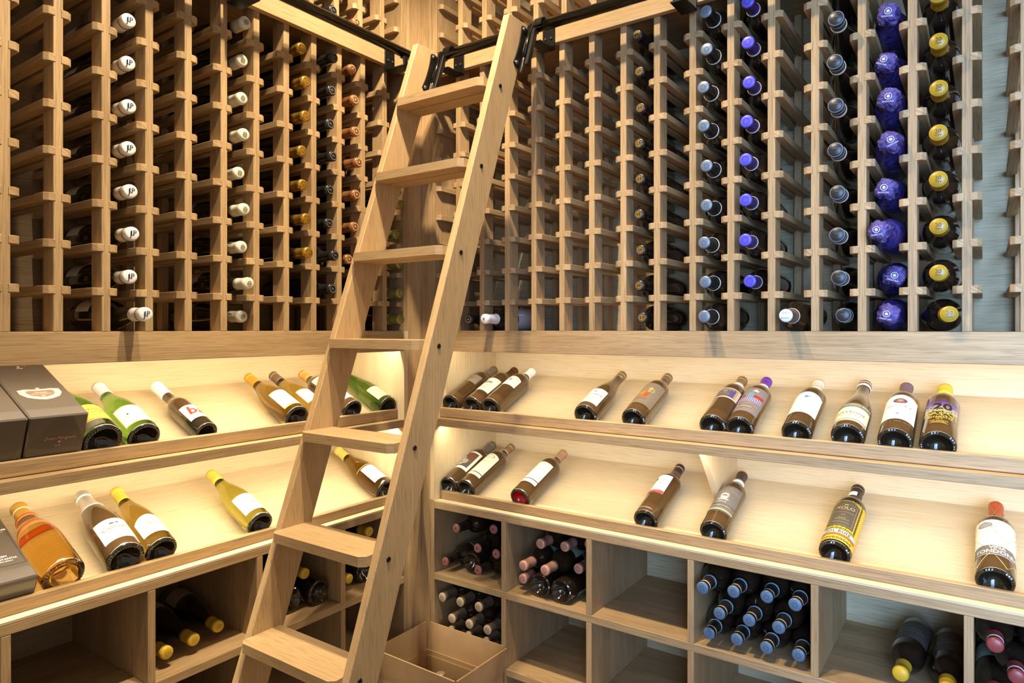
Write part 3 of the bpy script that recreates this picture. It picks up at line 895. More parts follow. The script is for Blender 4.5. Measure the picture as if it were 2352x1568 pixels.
show('R', 1, -1.3414, 1.25, dict(shape='bordeaux', glass=K, cap=('#fbfbf8', .236, dict(rough=.6)), labels=[(.110, .160, 1.0, '#f6f5ec', dict(arch=.012, prints=[('ring', 0, .012, .0060, .0060, '#7d7680', .6), ('t', 'C', .007, 0, .012, '#7d7680')]))]),
     'dark bottle with white capsule and white label near the corner')
show('R', 1, -.9861, .5, dict(shape='burgundy', glass=K, cap=('#8f7450', .250, dict(rough=.3, metal=.3, bands=[(.272, .0025, '#d8c49a')])), labels=[(.026, .112, .95, '#f5f2e8', dict(prints=[('rect', -.034, .023, .034, .0238, '#c6b692'), ('disc', 0, .0255, .006, .0022, '#a79a80'), ('t', 'WAYFARER', .0105, 0, .006, '#b8ad97', dict(space=1.15))] + lines(-.012, 4, .036, .005, '#d2cab8')))]),
     'burgundy shaped bottle with large white label, alone on upper right shelf')
show('R', 1, -.8288, 0, dict(shape='bordeaux', glass=K, cap=('#7d6441', .250, dict(rough=.3, bands=[(.272, .002, '#c9b38a')])), labels=[(.044, .170, 1.25, '#96836c', dict(rough=.4, prints=[('poly', [(-.036, -.012), (.004, -.016), (.000, .014)], '#e8a246'), ('poly', [(-.002, -.016), (.010, -.024), (.014, .006), (.004, .016)], '#e0692e'),
     ('disc', .010, .026, .0060, .0085, '#f0d08a'), ('ring', .016, .016, .0085, .0095, '#f0d08a', .62), ('rect', .006, .002, .0095, .024, '#f0d08a'), ('t', 'IMPULSIVO', .0105, -.008, -.034, '#f0714a', dict(bold=.01))]))]),
     'dark bottle with brown label and orange figure on upper right shelf')
show('R', 1, -.5985, -.75, dict(shape='bordeaux', glass=K, cap=('#8a6c48', .228, dict(rough=.35, bands=[(.2285, .013, '#f3ecd9'), (.272, .0018, '#b59a70')])), labels=[(.108, .164, 1.1, '#e6cdbd', dict(prints=[('rect', -.033, -.022, .026, .023, '#85706c'), ('rect', .012, -.022, .026, .016, '#6d5fa8'), ('rect', .027, -.024, .032, .024, '#e3c26a'), ('t', 'LA PIANINA', .0085, -.002, .015, '#f1dcae'), ('rect', -.010, .006, .002, .009, '#f2eef6'), ('t', 'Brunello', .0070, -.006, .000, '#e6c98c'), ('t', 'di Montalcino', .0070, -.006, -.008, '#e6c98c')]))]),
     'dark bottle with brown capsule and purple framed label, left of a violet capped pair')
show('R', 1, -.5270, -.5, dict(shape='bordeaux', glass=K, cap=('#6c2f9c', .236, dict(rough=.35, top='#7a35b0', bands=[(.2285, .011, '#f3ecd9'), (.272, .0015, '#8d5cc0')])), labels=[(.038, .172, 1.15, '#94827e', dict(prints=
     [('rect', -.038, .010, .038, .026, '#e0523c')] + [('rect', -.038, .010 + .004 * i, .038, .0108 + .004 * i, '#b93a2c') for i in range(4)] + [('poly', [(-.012, .010), (.008, .010), (.010, .030), (.002, .040), (-.010, .034)], '#86b4d8'), ('rect', -.002, .010, .000, .034, '#d8c86a')]
     + [('rect', -.036 + i * .0052, -.016, -.0325 + i * .0052, .010, '#c9c0ea') for i in range(14)] + [('poly', [(-.001, .043), (.014, .040), (.018, .046), (.012, .050), (.008, .056), (.004, .050)], '#fbf8f0'), ('t', 'BRUNELLO', .0098, .000, -.026, '#e0b46c', dict(bold=.01)), ('t', 'DI MONTALCINO', .0070, .002, -.036, '#e0b46c'), ('rect', -.020, -.0455, .018, -.042, '#f3e6c8'), ('t', '2016', .005, -.004, -.0505, '#e0b46c')]))]),
     'violet capped bottle with red roof and lilac columns on its label')
show('R', 1, -.3863, -.75, dict(shape='bordeaux', glass=K, cap=('#e2d3b8', .230, dict(rough=.3, bands=[(.2295, .012, '#f6f1e6'), (.272, .0015, '#fbf6ea')])), labels=[(.052, .150, 1.15, '#f8f6f0', dict(arch=.014, prints=[('star', 0, .036, .0095, 8, '#59b7cc'), ('disc', .008, .036, .003, .0025, '#e8b5a0')] + lines(.016, 2, .022, .006, '#c9c6c0') + lines(-.002, 4, .038, .0085, '#d0cdc6')))]),
     'cream capped bottle with white label and blue star')
show('R', 1, -.2706, -.75, dict(shape='burgundy', glass=K, cap=('#6e5a46', .258, dict(grow=.0022, rough=.3, top='#7c4a34', bands=[(.2585, .011, '#f4efe4'), (.276, .0022, '#f0d9b8')])), labels=[(.024, .092, 1.25, '#f0e6c4', dict(prints=[('t', 'AMARONE', .0130, 0, .006, '#8d7448', dict(space=1.2)), ('t', 'DELLA VALPOLICELLA', .0048, 0, -.006, '#b5a47c'), ('rect', -.046, -.0275, .046, -.0255, '#a08a58'), ('rect', -.046, -.0320, .046, -.0312, '#a08a58')])), (.092, .112, 1.25, '#857a62', dict(prints=[('t', 'TENUTA SANTA MARIA', .0092, 0, .001, '#fbf6e6', dict(bold=.015)), ('rect', -.016, -.007, .016, -.0062, '#e8dcb0')]))]),
     'burgundy shaped bottle with cream label and dark upper band')
show('R', 1, -.1710, -.5, dict(shape='bordeaux', glass=K, cap=('#7b6068', .226, dict(rough=.55, top='#74587a')), labels=[(.050, .158, 1.15, '#fbf7ee', dict(arch=.014, prints=[('ring', 0, .036, .0200, .0165, '#e9ddd2', .94), ('disc', 0, .036, .0155, .0120, '#8a4f8c'), ('star', 0, .036, .0125, 8, '#eab559'), ('t', 'SASSICAIA', .0120, 0, .010, '#c3b6a0', dict(space=1.05)), ('t', '2018', .0062, 0, -.001, '#c3b6a0')] + lines(-.012, 2, .050, .007, '#dbd2c2') + [('disc', 0, -.029, .004, .0016, '#a89a84')] + lines(-.036, 2, .055, .005, '#dbd2c2'))), (.030, .046, .1, None, dict(prints=[('t', 'TENUTA SAN GUIDO', .0075, 0, 0, '#c9a877', dict(space=1.2))]))]),
     'plum capped bottle with white label and purple oval sun')
show('R', 1, -.0869, -.75, dict(shape='bordeaux', glass=K, ink=1.0, cap=('#dcbf3e', .238, dict(grow=.0022, rough=.5)), labels=[(.040, .170, 1.2, None, dict(prints=dots(4) + [('t', '20', .040, .004, .016, '#2a1a0c', dict(bold=.03)), ('t', 'TESTAMATTA', .0090, 0, -.036, '#e8b64a', dict(bold=.015)), ('t', '2019', .0070, 0, -.0435, '#e8b64a', dict(bold=.01)), ('t', 'BIBI GRAETZ', .0064, 0, -.053, '#e8b64a'), ('rect', -.014, -.0590, .014, -.0578, '#e8b64a'), ('rect', -.018, -.0630, .018, -.0618, '#e8b64a')]))]),
     'yellow capped bottle with purple and yellow dotted print, rightmost on upper shelf')
# right wall, lower tier
show('R', 0, -1.5210, 1.0, dict(shape='bordeaux', glass=K, cap=('#6d635a', .226, dict(rough=.35, bands=[(.270, .0015, '#9c9288')])), labels=[(.070, .176, 1.0, '#f4f2e6', dict(prints=[('rect', -.026, -.040, .028, .044, '#6e675f'), ('disc', .008, .026, .013, .012, '#c3482c'), ('disc', -.014, .002, .010, .018, '#efe9da'), ('disc', .004, -.012, .010, .014, '#d8d2c4'), ('disc', -.010, -.028, .012, .008, '#f0ece0'), ('disc', .016, -.004, .005, .005, '#d0603c')]))]),
     'dark bottle with grey and red picture label, in the lower corner')
show('R', 0, -1.4468, -1.25, dict(shape='bordeaux', glass=K, cap=('#8c6b4c', .238, dict(rough=.4, bands=[(.238, .0022, '#d8c8a8'), (.272, .0018, '#c8b08c')])), labels=[(.064, .168, .98, '#f6f4d8', dict(arch=.010, prints=[('ring', 0, .045, .022, .010, '#ddd9a4', .75), ('t', 'HALEN', .010, .002, .014, '#c9c38c'), ] + lines(-.004, 4, .040, .009, '#dfdbb4'))), (.046, .0605, .98, '#f6f4d8')]),
     'dark bottle with pale scalloped label and strip label, second from lower corner')
c3 = show('R', 0, -1.2246, -1.75, dict(shape='bordeaux', glass=K, cap=('#b58a6a', .236, dict(rough=.5)), labels=[(.072, .170, 1.0, '#faf9ec', dict(prints=[('t', 'Domaine', .010, 0, .006, '#d8d6bc', dict(shear=.3))])), (.052, .0685, 1.0, '#faf9ec')]),
     'bottle with blank white label and red base on lower right shelf')
mobj('base_disc', lathe_mesh([(0, .0245), (.010, .0225), (.020, .0125), (.0265, .0038), (.0262, .0030)], 28, 'base_disc'), c3, plain('#c40a12', .15, coat=.5))
show('R', 0, -.7912, -.5, dict(shape='bordeaux', glass=K, cap=('#4a352a', .214, dict(rough=.3, bands=[(.232, .0015, '#8d7460'), (.2405, .0012, '#8d7460'), (.268, .005, '#a49c94')])), labels=[(.094, .186, .80, '#fbfbfb', dict(a0=-.25, prints=[('rect', -.0297, -.046, .0297, -.032, '#e8645e'), ('poly', [(-.024, .020), (-.012, .022), (-.018, .038)], '#4d5fa8'), ('t', 'EL CIELO', .0075, .008, .018, '#7c7468', dict(space=1.3)), ('t', 'Gran', .0080, .008, .004, '#b08a5c'), ('ring', -.018, .008, .005, .005, '#6c665e', .75), ('ring', -.019, -.004, .0045, .005, '#a09a90', .75), ('rect', -.022, -.022, -.006, -.0205, '#6a86b8'), ('t', 'Vendimia', .0062, .004, -.038, '#fbe4e0')])), (.014, .024, .1, None, dict(prints=[('t', 'TINTORERA', .0075, 0, 0, '#e8dfd0')]))]),
     'dark bottle with white label and red lower band on lower right shelf')
show('R', 0, -.5970, -.5, dict(shape='bordeaux', glass=K, cap=('#493c33', .238, dict(rough=.35, top='#c28a42', bands=[(.2285, .013, '#f3efe6')])), labels=[(.054, .172, 1.15, '#817770', dict(prints=[('t', 'BRUNELLO', .0092, .004, .047, '#d9c9a4'), ('t', 'DI MONTALCINO', .0082, .006, .037, '#d9c9a4'), ('rect', -.026, .031, .036, .032, '#d9c9a4'), ('disc', 0, .012, .0135, .016, '#d8c070'), ('rect', -.009, -.002, .009, .022, '#f4f0f4'), ('rect', -.006, .010, .006, .016, '#8a80c0'), ('rect', -.015, -.008, .015, -.003, '#f6f0e0'), ('t', '2016', .0100, 0, -.0165, '#faf6ea', dict(bold=.02, space=1.2)), ('rect', -.042, -.027, .042, -.0235, '#9b9089'), ('t', 'ALLOBORBO', .0100, 0, -.035, '#e3d2a8', dict(bold=.015)), ('rect', -.042, -.056, .042, -.049, '#e8d9a0')]))]),
     'dark bottle with grey label and white crest beside the shelf gusset')
c6 = show('R', 0, -.2998, -3.25, dict(shape='bordeaux', glass=G_DARK, cap=('#3b2d22', .222, dict(grow=.0016, rough=.4, bands=[(.272, .0012, '#8a7a66')])), labels=[
     (.012, .178, 3.0, '#f0c53e', dict(prints=[('ring', -.036 + .0082 * i, .0790, .0036, .0036, '#5f5a1c', .55) for i in range(10)] + [('ring', -.036 + .0082 * i, -.0375, .0036, .0036, '#5f5a1c', .55) for i in range(10)] + [('ring', -.036 + .0082 * i, -.0755, .0036, .0036, '#3c3a18', .55) for i in range(10)]
      + [('ring', .0385, -.028 + .0088 * i, .0034, .0040, '#3c3a18', .5) for i in range(12)] + [('ring', -.0385, -.028 + .0088 * i, .0034, .0040, '#3c3a18', .5) for i in range(12)]
      + [('rect', -.050, -.0655, .050, -.0590, '#e97a22'), ('rect', -.050, -.0575, .050, -.0440, '#f3f1f4'), ('t', 'SOL RUIZ', .0125, .002, -.0508, '#37303c', dict(bold=.012, space=1.15))])),
     (.066, .162, .86, '#5e5245', dict(lift=.0009, arch=.010, prints=frame2(.0275, .0440, '#d9b978') + [('disc', -.0022, .040, .0024, .0022, '#e6c98c'), ('disc', .0022, .040, .0024, .0022, '#e6c98c'), ('t', 'XOLO', .0160, 0, .0275, '#ecd090', dict(bold=.02)), ('rect', -.011, .0185, .011, .0195, '#d9b978'), ('t', 'VALLE DE GUADALUPE', .0046, 0, .009, '#e6d3a4'), ('t', '2020', .0052, 0, -.002, '#e6d3a4'), ('t', 'RESERVA', .0048, 0, -.015, '#e6d3a4'), ('t', 'TEMPRANILLO', .0052, 0, -.0215, '#e6d3a4'), ('rect', -.020, -.0335, .020, -.0322, '#e6d3a4')]))]),
     'bottle in yellow and orange patterned wrap with brown panel')
mobj('neck_tag', label_patch(.0172, .224, .250, -.35, .75), c6, plain('#f3f3f2', .6))
c7 = show('R', 0, .0177, -1.0, dict(shape='bordeaux', glass=K, cap=('#b9532f', .232, dict(rough=.4)), labels=[(.050, .178, 1.45, '#fdfcfa', dict(prints=[('rect', -.0535, -.0630, .0535, -.0320, '#8d857c'), ('t', 'VI\u00d1A', .0135, .004, -.0400, '#fdfcfa', dict(bold=.03)), ('t', 'TONDONIA', .0165, .004, -.0535, '#fdfcfa', dict(bold=.03)), ('disc', -.022, .044, .016, .010, '#d4d0c0'), ('ring', -.022, .044, .016, .010, '#a8a496', .85)] + lines(.018, 3, .050, .014, '#dcd8d2')))]),
     'bottle with wire net, brick red capsule and white label, rightmost on lower shelf')
M_WIRE = plain('#d9bd7c', .3, .6)
def net(root, r_at):
    for k in range(4):
        for sg in (-1, 1):
            pts = []
            for i in range(25):
                z = .012 + .262 * i / 24
                pts.append(((r_at(z) + .0018) * math.sin(k * PI / 2 + .6 + sg * 4.6 * i / 24), -(r_at(z) + .0018) * math.cos(k * PI / 2 + .6 + sg * 4.6 * i / 24), z))
            mobj('net_wire', tube_mesh(pts, .00045, 5, 'net_wire', False), root, M_WIRE)
def r_bord(z):
    pr = SHAPES['bordeaux'][0][6:]
    for (a, za), (b, zb) in zip(pr, pr[1:]):
        if za <= z <= zb: return a + (b - a) * (z - za) / max(1e-9, zb - za)
    return .0372
net(c7, r_bord)

# left wall, upper tier
show('L', 1, .7290, 0, dict(shape='champagne', glass=G_GREEN, cap=('#c79a3c', .225, dict(grow=.0012, rough=.3, metal=.4)), labels=[(.036, .108, 1.35, '#f0bd4e', dict(prints=[('t', 'Veuve Clicquot', .0125, .004, .012, '#9a6a1c'), ('t', 'Ponsardin', .0085, .004, -.002, '#dba23a'), ('rect', -.050, -.032, .050, -.0310, '#d89a30')])), (.014, .036, .95, '#5a4a3c', dict(a0=-.9, lift=.0002))]),
     'champagne bottle with orange label beside the black gift boxes')
show('L', 1, .8225, -2, dict(shape='burgundy', glass=G_GREEN, cap=('#f4f0ee', .226, dict(rough=.5, top='#b89a68', bands=[(.2262, .002, '#c8b088')])), labels=[(.024, .106, 1.15, '#d8ab5c', {}), (.027, .103, 1.10, '#f8f4f0', dict(lift=.0003, prints=[('rect', -.003, -.036, -.0024, .036, '#d8d0c8'), ('disc', -.020, .002, .0026, .0026, '#4b463f')] + [('rect', -.034, .028 - .006 * i, -.008, .0287 - .006 * i, '#cdc6bd') for i in range(10)] + [('rect', .004, .022 - .009 * i, .034, .0228 - .009 * i, '#c6beb4') for i in range(5)] + [('t', 'Riesling', .0085, .020, -.004, '#9a9288', dict(shear=.3))]))]),
     'clear green bottle with white capsule and white gold edged label')
show('L', 1, .9817, -.75, dict(shape='half', glass=K, cap=('#fdfcfa', .216, dict(rough=.6, grow=.0012)), labels=[(.040, .108, 1.15, '#fdfbf7', dict(a0=.15, prints=[('t', 'ba', .050, -.002, .004, '#e2502e', dict(bold=.02, shear=.15)), ('rect', -.010, -.0270, .014, -.0262, '#d8cfc4')]))]),
     'slim brown bottle with white capsule and red lettered label')
show('L', 1, 1.2616, -3, dict(shape='burgundy', glass=G_AMBER, cap=('#d8a83e', .226, dict(rough=.35, metal=.25, bands=[(.272, .0018, '#f2cf74')])), labels=[(.024, .030, 1.0, '#d9ac52'), (.030, .116, 1.0, '#fbf9f6', dict(prints=frame2(.0365, .0395, '#dcd9ea', .0008) + [('t', 'Kistler', .0150, 0, .012, '#c9b894', dict(shear=.35))]))]),
     'gold capped bottle with large white label, left of the ladder')
show('L', 1, 1.3447, -4.5, dict(shape='burgundy', glass=G_AMBER, cap=('#77604a', .232, dict(rough=.4, bands=[(.272, .0018, '#d8c0a0')])), labels=[(.034, .108, .82, '#f5efcb', dict(prints=[('t', 'COLGIN', .0110, 0, .020, '#a89a5c')]))]),
     'brown capped amber bottle with round cream label, half behind the ladder')
show('L', 1, 1.4742, -1.5, dict(shape='bordeaux', glass=K, cap=('#e0a04c', .238, dict(rough=.35, bands=[(.272, .0018, '#fbe0b0')])), labels=[(.030, .190, 1.1, '#f6e6d8', dict(prints=[('disc', 0, .060, .012, .010, '#c98a78'), ('disc', .004, .052, .003, .003, '#3b2a24')] + lines(.0, 3, .03, .01, '#d8c4b4')))]),
     'orange capped bottle mostly hidden behind the ladder, upper left shelf')
show('L', 1, 1.6300, -4.0, dict(shape='flute', glass=G_GREEN, cap=('#e3e0a0', .232, dict(rough=.4)), labels=[(.022, .092, 1.0, '#f0e8bc', dict(prints=[('t', 'Gr\u00fcner', .0095, 0, .014, '#b8ae74', dict(shear=.3))] + lines(.0, 4, .034, .008, '#cfc694')))]),
     'pale green flute bottle with cream label in the upper left corner')
# left wall, lower tier
show('L', 0, .6486, -.75, dict(shape='champagne', glass=G_ROSE, cap=('#dba544', .222, dict(grow=.0012, rough=.35, metal=.3, bands=[(.222, .007, '#e2622e'), (.262, .003, '#fdf3dc')])), rings=[(.168, .186, '#e0703a')]),
     'clear gold sparkling bottle with orange neck bands beside the small gift box')
show('L', 0, .7786, -2.75, dict(shape='champagne', glass=K, cap=('#d8ccc0', .205, dict(grow=.0016, rough=.18, metal=.5, bands=[(.262, .010, '#f6f1ea')])), labels=[(.034, .112, 1.0, '#e2f1ee', dict(prints=frame2(.040, .036, '#c2d8d8', .0007) + [('disc', -.006, .020, .006, .003, '#6a6a66'), ('disc', .006, .021, .005, .0025, '#6a6a66'), ('t', 'Caposaldo', .0165, 0, .006, '#b0856a', dict(shear=.35)), ('t', 'PROSECCO', .0085, .004, -.008, '#7f9a98', dict(space=1.15))]))]),
     'sparkling wine bottle with silver foil neck and pale blue label')
show('L', 0, .8646, -2.5, dict(shape='burgundy', glass=G_AMBER, cap=('#e2cb4c', .226, dict(rough=.4, bands=[(.270, .0012, '#f2e27c')])), labels=[(.036, .094, 1.0, '#f9f4e8', dict(arch=.018, prints=[('disc', -.006, .010, .0040, .0075, '#b8c09a'), ('disc', .006, .009, .0035, .0065, '#cdd2b4'), ('rect', -.026, .0005, .026, .0012, '#cfc8b4'), ('t', 'Chardonnay', .0075, 0, -.012, '#d2c8b2')]))]),
     'yellow capped bottle with curved white label, touching the silver necked one')
show('L', 0, 1.1391, -2.0, dict(shape='burgundy', glass=G_OLIVE, cap=('#e0c94e', .232, dict(rough=.45)), labels=[(.030, .108, 1.05, '#fdfdfb', dict(prints=[('t', 'Aubert', .0130, -.002, .020, '#c4c0b8', dict(shear=.35)), ('disc', .000, -.008, .014, .008, '#dcdad6'), ('disc', .004, -.006, .006, .004, '#b8b4ae')]))]),
     'olive green bottle with yellow capsule alone left of the ladder')
show('L', 0, 1.6200, -3.5, dict(shape='burgundy', glass=G_AMBER, cap=('#e6cf6a', .226, dict(rough=.45, bands=[(.270, .0015, '#f8ecb0')])), labels=[(.030, .112, 1.0, '#fdfcfb', dict(prints=[('t', 'Blanc', .0100, .004, .010, '#d8c6bc', dict(shear=.3))] + lines(-.006, 2, .024, .008, '#e6d6cc'))), (.116, .119, 1.5, '#e0c070')]),
     'pale yellow capped bottle seen between the ladder rungs')

# ------------------------------------------------------------------ gift boxes on the left shelves
def slope_m(wall, up, s, yaw=0.0):
    z0 = -.302 if up else -.586
    d = .052; z = slope_z(z0, d) + .0008
    return WALL[wall] @ Matrix.Translation((s, d, z)) @ Matrix.Rotation(AL, 4, 'X') @ Matrix.Rotation(math.radians(yaw), 4, 'Z')
def plane_map(o, ux, uy):
    o, ux, uy = Vector(o), Vector(ux), Vector(uy); nn = ux.cross(uy)
    return lambda lift: (lambda x, y: o + ux * x + uy * y + nn * lift)
CARD = plain('#4a4038', .40, spec=.9, coat=.7)  # black card, base lifted towards tan for the sheen of the lit panel
def gift_box(wall, up, s, w, h, l, label, tops, fronts, edge=.003):
    root = empty('gift_box', slope_m(wall, up, s), label, 'gift box', 'black gift boxes on the left shelves')
    y0 = h * math.tan(AL) * 0 + .001
    mobj('carton', box_mesh((-w / 2, w / 2), (y0, y0 + l), (0, h), 1, edge, 'carton'), root, CARD)
    if tops: add_prints(root, [t for t in tops], plane_map((0, y0 + l / 2, h + .0001), (1, 0, 0), (0, 1, 0)))
    if fronts: add_prints(root, fronts, plane_map((0, y0 - .0008, h / 2), (1, 0, 0), (0, 0, 1)))
    return root
PK = '#d99a86'
shield = [(x * 1.2, y * 1.2) for x, y in [(-.034, .016), (-.022, .019), (0, .017), (.022, .019), (.034, .016), (.034, .000), (.026, -.014), (.012, -.022), (0, -.025), (-.012, -.022), (-.026, -.014), (-.034, .000)]]
inner = [(x * .66, y * .62 + .001) for x, y in shield]
gift_box('L', 1, .6285, .113, .124, .335, 'large black gift box with pink shield on upper left shelf',
    [('poly', [(x, y - .060) for x, y in shield], PK), ('poly', [(x, y - .060) for x, y in inner], '#6a5448'), ('t', 'Vintage', .0085, 0, -.055, PK, dict(shear=.3)), ('t', 'Dom P\u00e9rignon', .0065, 0, -.062, PK, dict(shear=.3)), ('star', 0, -.072, .0045, 5, '#e8b4a0'), ('star', 0, -.036, .0055, 5, '#e8b4a0'),
     ('t', 'Dom P\u00e9rignon', .0160, -.004, .092, PK, dict(shear=.35)), ('disc', 0, .080, .003, .003, PK), ('t', 'ROS\u00c9', .0055, 0, .071, '#d8c8b8')],
    [('t', 'Dom P\u00e9rignon', .0105, .006, .008, PK, dict(shear=.35)), ('disc', .006, -.001, .0028, .0026, PK), ('t', 'ROS\u00c9', .0042, .004, -.0095, '#c8b8ac')])
gift_box('L', 1, .5130, .113, .124, .335, 'large black gift box cut by the left edge, white seal', [('disc', .030, .005, .020, .020, '#f2efe8'), ('ring', .030, .005, .016, .016, '#8d8478', .9)], [])
gift_box('L', 0, .5480, .094, .070, .30, 'small black gift box with bottle outline on lower left shelf',
    [('t', 'Vin de Constance', .0105, .004, .030, '#f4efe8', dict(shear=.2, bold=.01)), ('rect', -.026, .0205, .034, .0212, '#d8c8a0'), ('t', 'KLEIN', .0070, .006, -.066, '#f4efe8'), ('t', 'CONSTANTIA', .0080, .006, -.076, '#f4efe8'), ('t', 'SOUTH AFRICA', .0045, .006, -.084, '#f4efe8')]
    + [('rect', .0405, -.098, .0413, .040, '#2a2622'), ('rect', -.0350, -.0988, .0413, -.0980, '#2a2622'), ('rect', -.0358, -.0980, -.0350, .040, '#2a2622'), ('poly', [(.0405, .040), (.0413, .040), (.0173, .076), (.0165, .076)], '#2a2622'), ('rect', .0165, .076, .0173, .125, '#2a2622'), ('rect', -.0118, .076, -.0110, .125, '#2a2622'), ('poly', [(-.0358, .040), (-.0350, .040), (-.0110, .076), (-.0118, .076)], '#2a2622')], [])

# ------------------------------------------------------------------ bottles stored in the cubbies
CUB = {
    'rosy': dict(shape='bordeaux', glass=G_DARK, a0=PI, cap=('#2a1f1c', .228, dict(top='#8a5650', rough=.35, emblem=[('ring', 0, 0, .009, .009, '#c79088', .85), ('t', 'R', .009, 0, 0, '#4a1f1e')])), labels=[(.06, .17, 1.0, '#3a322a', dict(prints=frame2(.034, .052, '#c9bf9a', .0022)))]),
    'nickel': dict(shape='bordeaux', glass=G_DARK, cap=('#5a4e42', .226, dict(rough=.4, top='#b09a80', emblem=[('ring', 0, 0, .0075, .0075, '#7a6a54', .85), ('t', 'N', .008, 0, 0, '#7a6a54')]))),
    'pink': dict(shape='bordeaux', glass=G_DARK, a0=PI, cap=('#b08070', .232, dict(rough=.35, metal=.25, top='#cf9a88', emblem=[('ring', 0, 0, .0075, .0075, '#8a5648', .85), ('t', 'e', .008, 0, 0, '#8a5648')])), labels=[(.05, .16, 1.3, '#7c8f74', {})]),
    'blue': dict(shape='bordeaux', glass=G_DARK, cap=('#231d1b', .222, dict(rough=.35, top='#566c84', bands=[(.226, .009, '#7d9aa3'), (.268, .0035, '#c9b088')], emblem=[('ring', 0, 0, .0062, .0062, '#3d546c', .8)]))),
    'mustard': dict(shape='burgundy', glass=G_DARK, a0=PI, cap=('#d8b43c', .238, dict(rough=.4, emblem=[('ring', 0, 0, .0075, .0075, '#9a7a1c', .88), ('t', 'M', .008, 0, 0, '#9a7a1c')])), labels=[(.035, .10, 1.3, '#b9a88c', dict(prints=[('t', 'Pinot Noir', .010, 0, .006, '#5d4c3a', dict(shear=.3)), ('rect', -.02, -.010, .02, -.009, '#5d4c3a')]))]),
    'twentydark': dict(shape='bordeaux', glass=G_DARK, a0=PI, cap=('#d0a92c', .236, dict(grow=.0022, rough=.4)), labels=[(.035, .15, 1.3, '#59534d', dict(prints=[('t', 'TESTAMATTA', .010, 0, .010, '#b8a878'), ('t', 'BIBI GRAETZ', .007, 0, -.004, '#b8a878')]))]),
    'netted': dict(shape='bordeaux', glass=G_DARK, a0=PI, cap=('#8a3f3a', .232, dict(rough=.35, bands=[(.262, .004, '#e8d8da')])), labels=[(.05, .15, 1.45, '#b8cbc2', dict(prints=[('rect', -.05, -.048, .05, -.030, '#3b3632'), ('t', 'VINOS FINOS', .009, 0, -.039, '#d8d4cc')] + lines(.02, 4, .05, .012, '#6c7670')))]),
}
def cub(key, wall, s, z, d, label, group, yaw=0.0, out='neck'):
    sp = CUB[key]; L = .2876
    if out == 'neck':
        M = rack_m(wall, s, z, d, L, yaw)
    else:      # base towards the room
        M = WALL[wall] @ Matrix.Translation((s, d, z)) @ Matrix.Rotation(math.radians(yaw), 4, 'Z') @ Matrix.Rotation(-PI / 2, 4, 'X')
    return put(('cub', key), sp, M, label, group)
r = .0372
B0 = -.838 + r + .0008; B1 = B0 + .0650; B2 = B1 + .0650
g = 'rosy capped bottles in the corner cubby'
cub('rosy', 'R', -1.513, B0, .020, 'rosy capped bottle lying lowest left in the corner cubby', g, -3)
cub('rosy', 'R', -1.3620, B0, .018, 'rosy capped bottle lying lowest right in the corner cubby', g, -6)
cub('rosy', 'R', -1.4380, B0, .060, 'bottle turned base outward in the corner cubby', g, 0, 'base')
cub('rosy', 'R', -1.318, B1 - .006, .040, 'rosy capped bottle on the middle layer against the cubby divider', g, 0)
cub('rosy', 'R', -1.398, B1 + .001, .034, 'rosy capped bottle on the middle layer of the corner cubby', g, 3)
cub('rosy', 'R', -1.442, B2 + .001, -.004, 'rosy capped bottle sticking out leftmost on the top layer', g, -4)
cub('rosy', 'R', -1.345, B2 + .003, .055, 'rosy capped bottle on the top layer beside the divider', g, 2)
C0 = -1.082 + r + .0008; C1 = C0 + .0650; C2 = C1 + .0650
g = 'nickel capped bottles behind the cardboard box'
wl = ['leftmost', 'second from left', 'third from left', 'rightmost']
w3 = ['leftmost', 'centre', 'rightmost']
for i, s in enumerate((-1.5130, -1.4380, -1.3630)): cub('nickel', 'R', s, C2, -.004 + .004 * i, 'nickel capped bottle, %s of the top layer, above the cardboard box' % w3[i], g)
for i, s in enumerate((-1.4755, -1.4005, -1.3255)): cub('nickel', 'R', s, C1, .002, 'nickel capped bottle, %s of the middle layer, above the cardboard box' % w3[i], g)
for i, s in enumerate((-1.5130, -1.4380, -1.3630)): cub('nickel', 'R', s, C0, .045, 'nickel capped bottle, %s of the lowest layer, behind the cardboard box' % w3[i], g)
g = 'copper pink capped bottles in the second cubby'
cub('pink', 'R', -1.1350, B2, .024, 'pink capped bottle, leftmost of the top layer in its cubby', g)
cub('pink', 'R', -1.0590, B2, .044, 'pink capped bottle, centre of the top layer in its cubby', g)
cub('pink', 'R', -1.0000, B2 + .006, .090, 'pink capped bottle, rightmost of the top layer in its cubby', g)
cub('pink', 'R', -1.1735, B1, -.014, 'pink capped bottle, leftmost of the middle layer in its cubby', g)
cub('pink', 'R', -1.0970, B1, -.010, 'pink capped bottle, centre of the middle layer in its cubby', g)
cub('pink', 'R', -1.0205, B1, .060, 'pink capped bottle, rightmost of the middle layer in its cubby', g)
cub('pink', 'R', -1.2115, B0, .040, 'pink capped bottle lying alone in the lower left of its cubby', g)
cub('pink', 'R', -1.1355, B0, .022, 'bottle with base outward, left one of two under the pink caps', g, 0, 'base')
cub('pink', 'R', -1.0585, B0, .018, 'bottle with base outward, right one of two under the pink caps', g, 0, 'base')
g = 'blue capped bottles stacked in a cubby'
w4 = ['leftmost', 'second from left', 'third from left', 'rightmost']
for i, (s, d) in enumerate(((-.5960, .000), (-.5225, .006), (-.4485, .003), (-.3755, .008))): cub('blue', 'R', s, B0, d, 'blue capped bottle, %s of the lowest layer' % w4[i], g, J())
for i, (s, d) in enumerate(((-.5590, -.015), (-.4870, -.013), (-.4140, -.013))): cub('blue', 'R', s, B1, d, 'blue capped bottle, %s of the middle layer' % ['leftmost', 'centre', 'rightmost'][i], g, J())
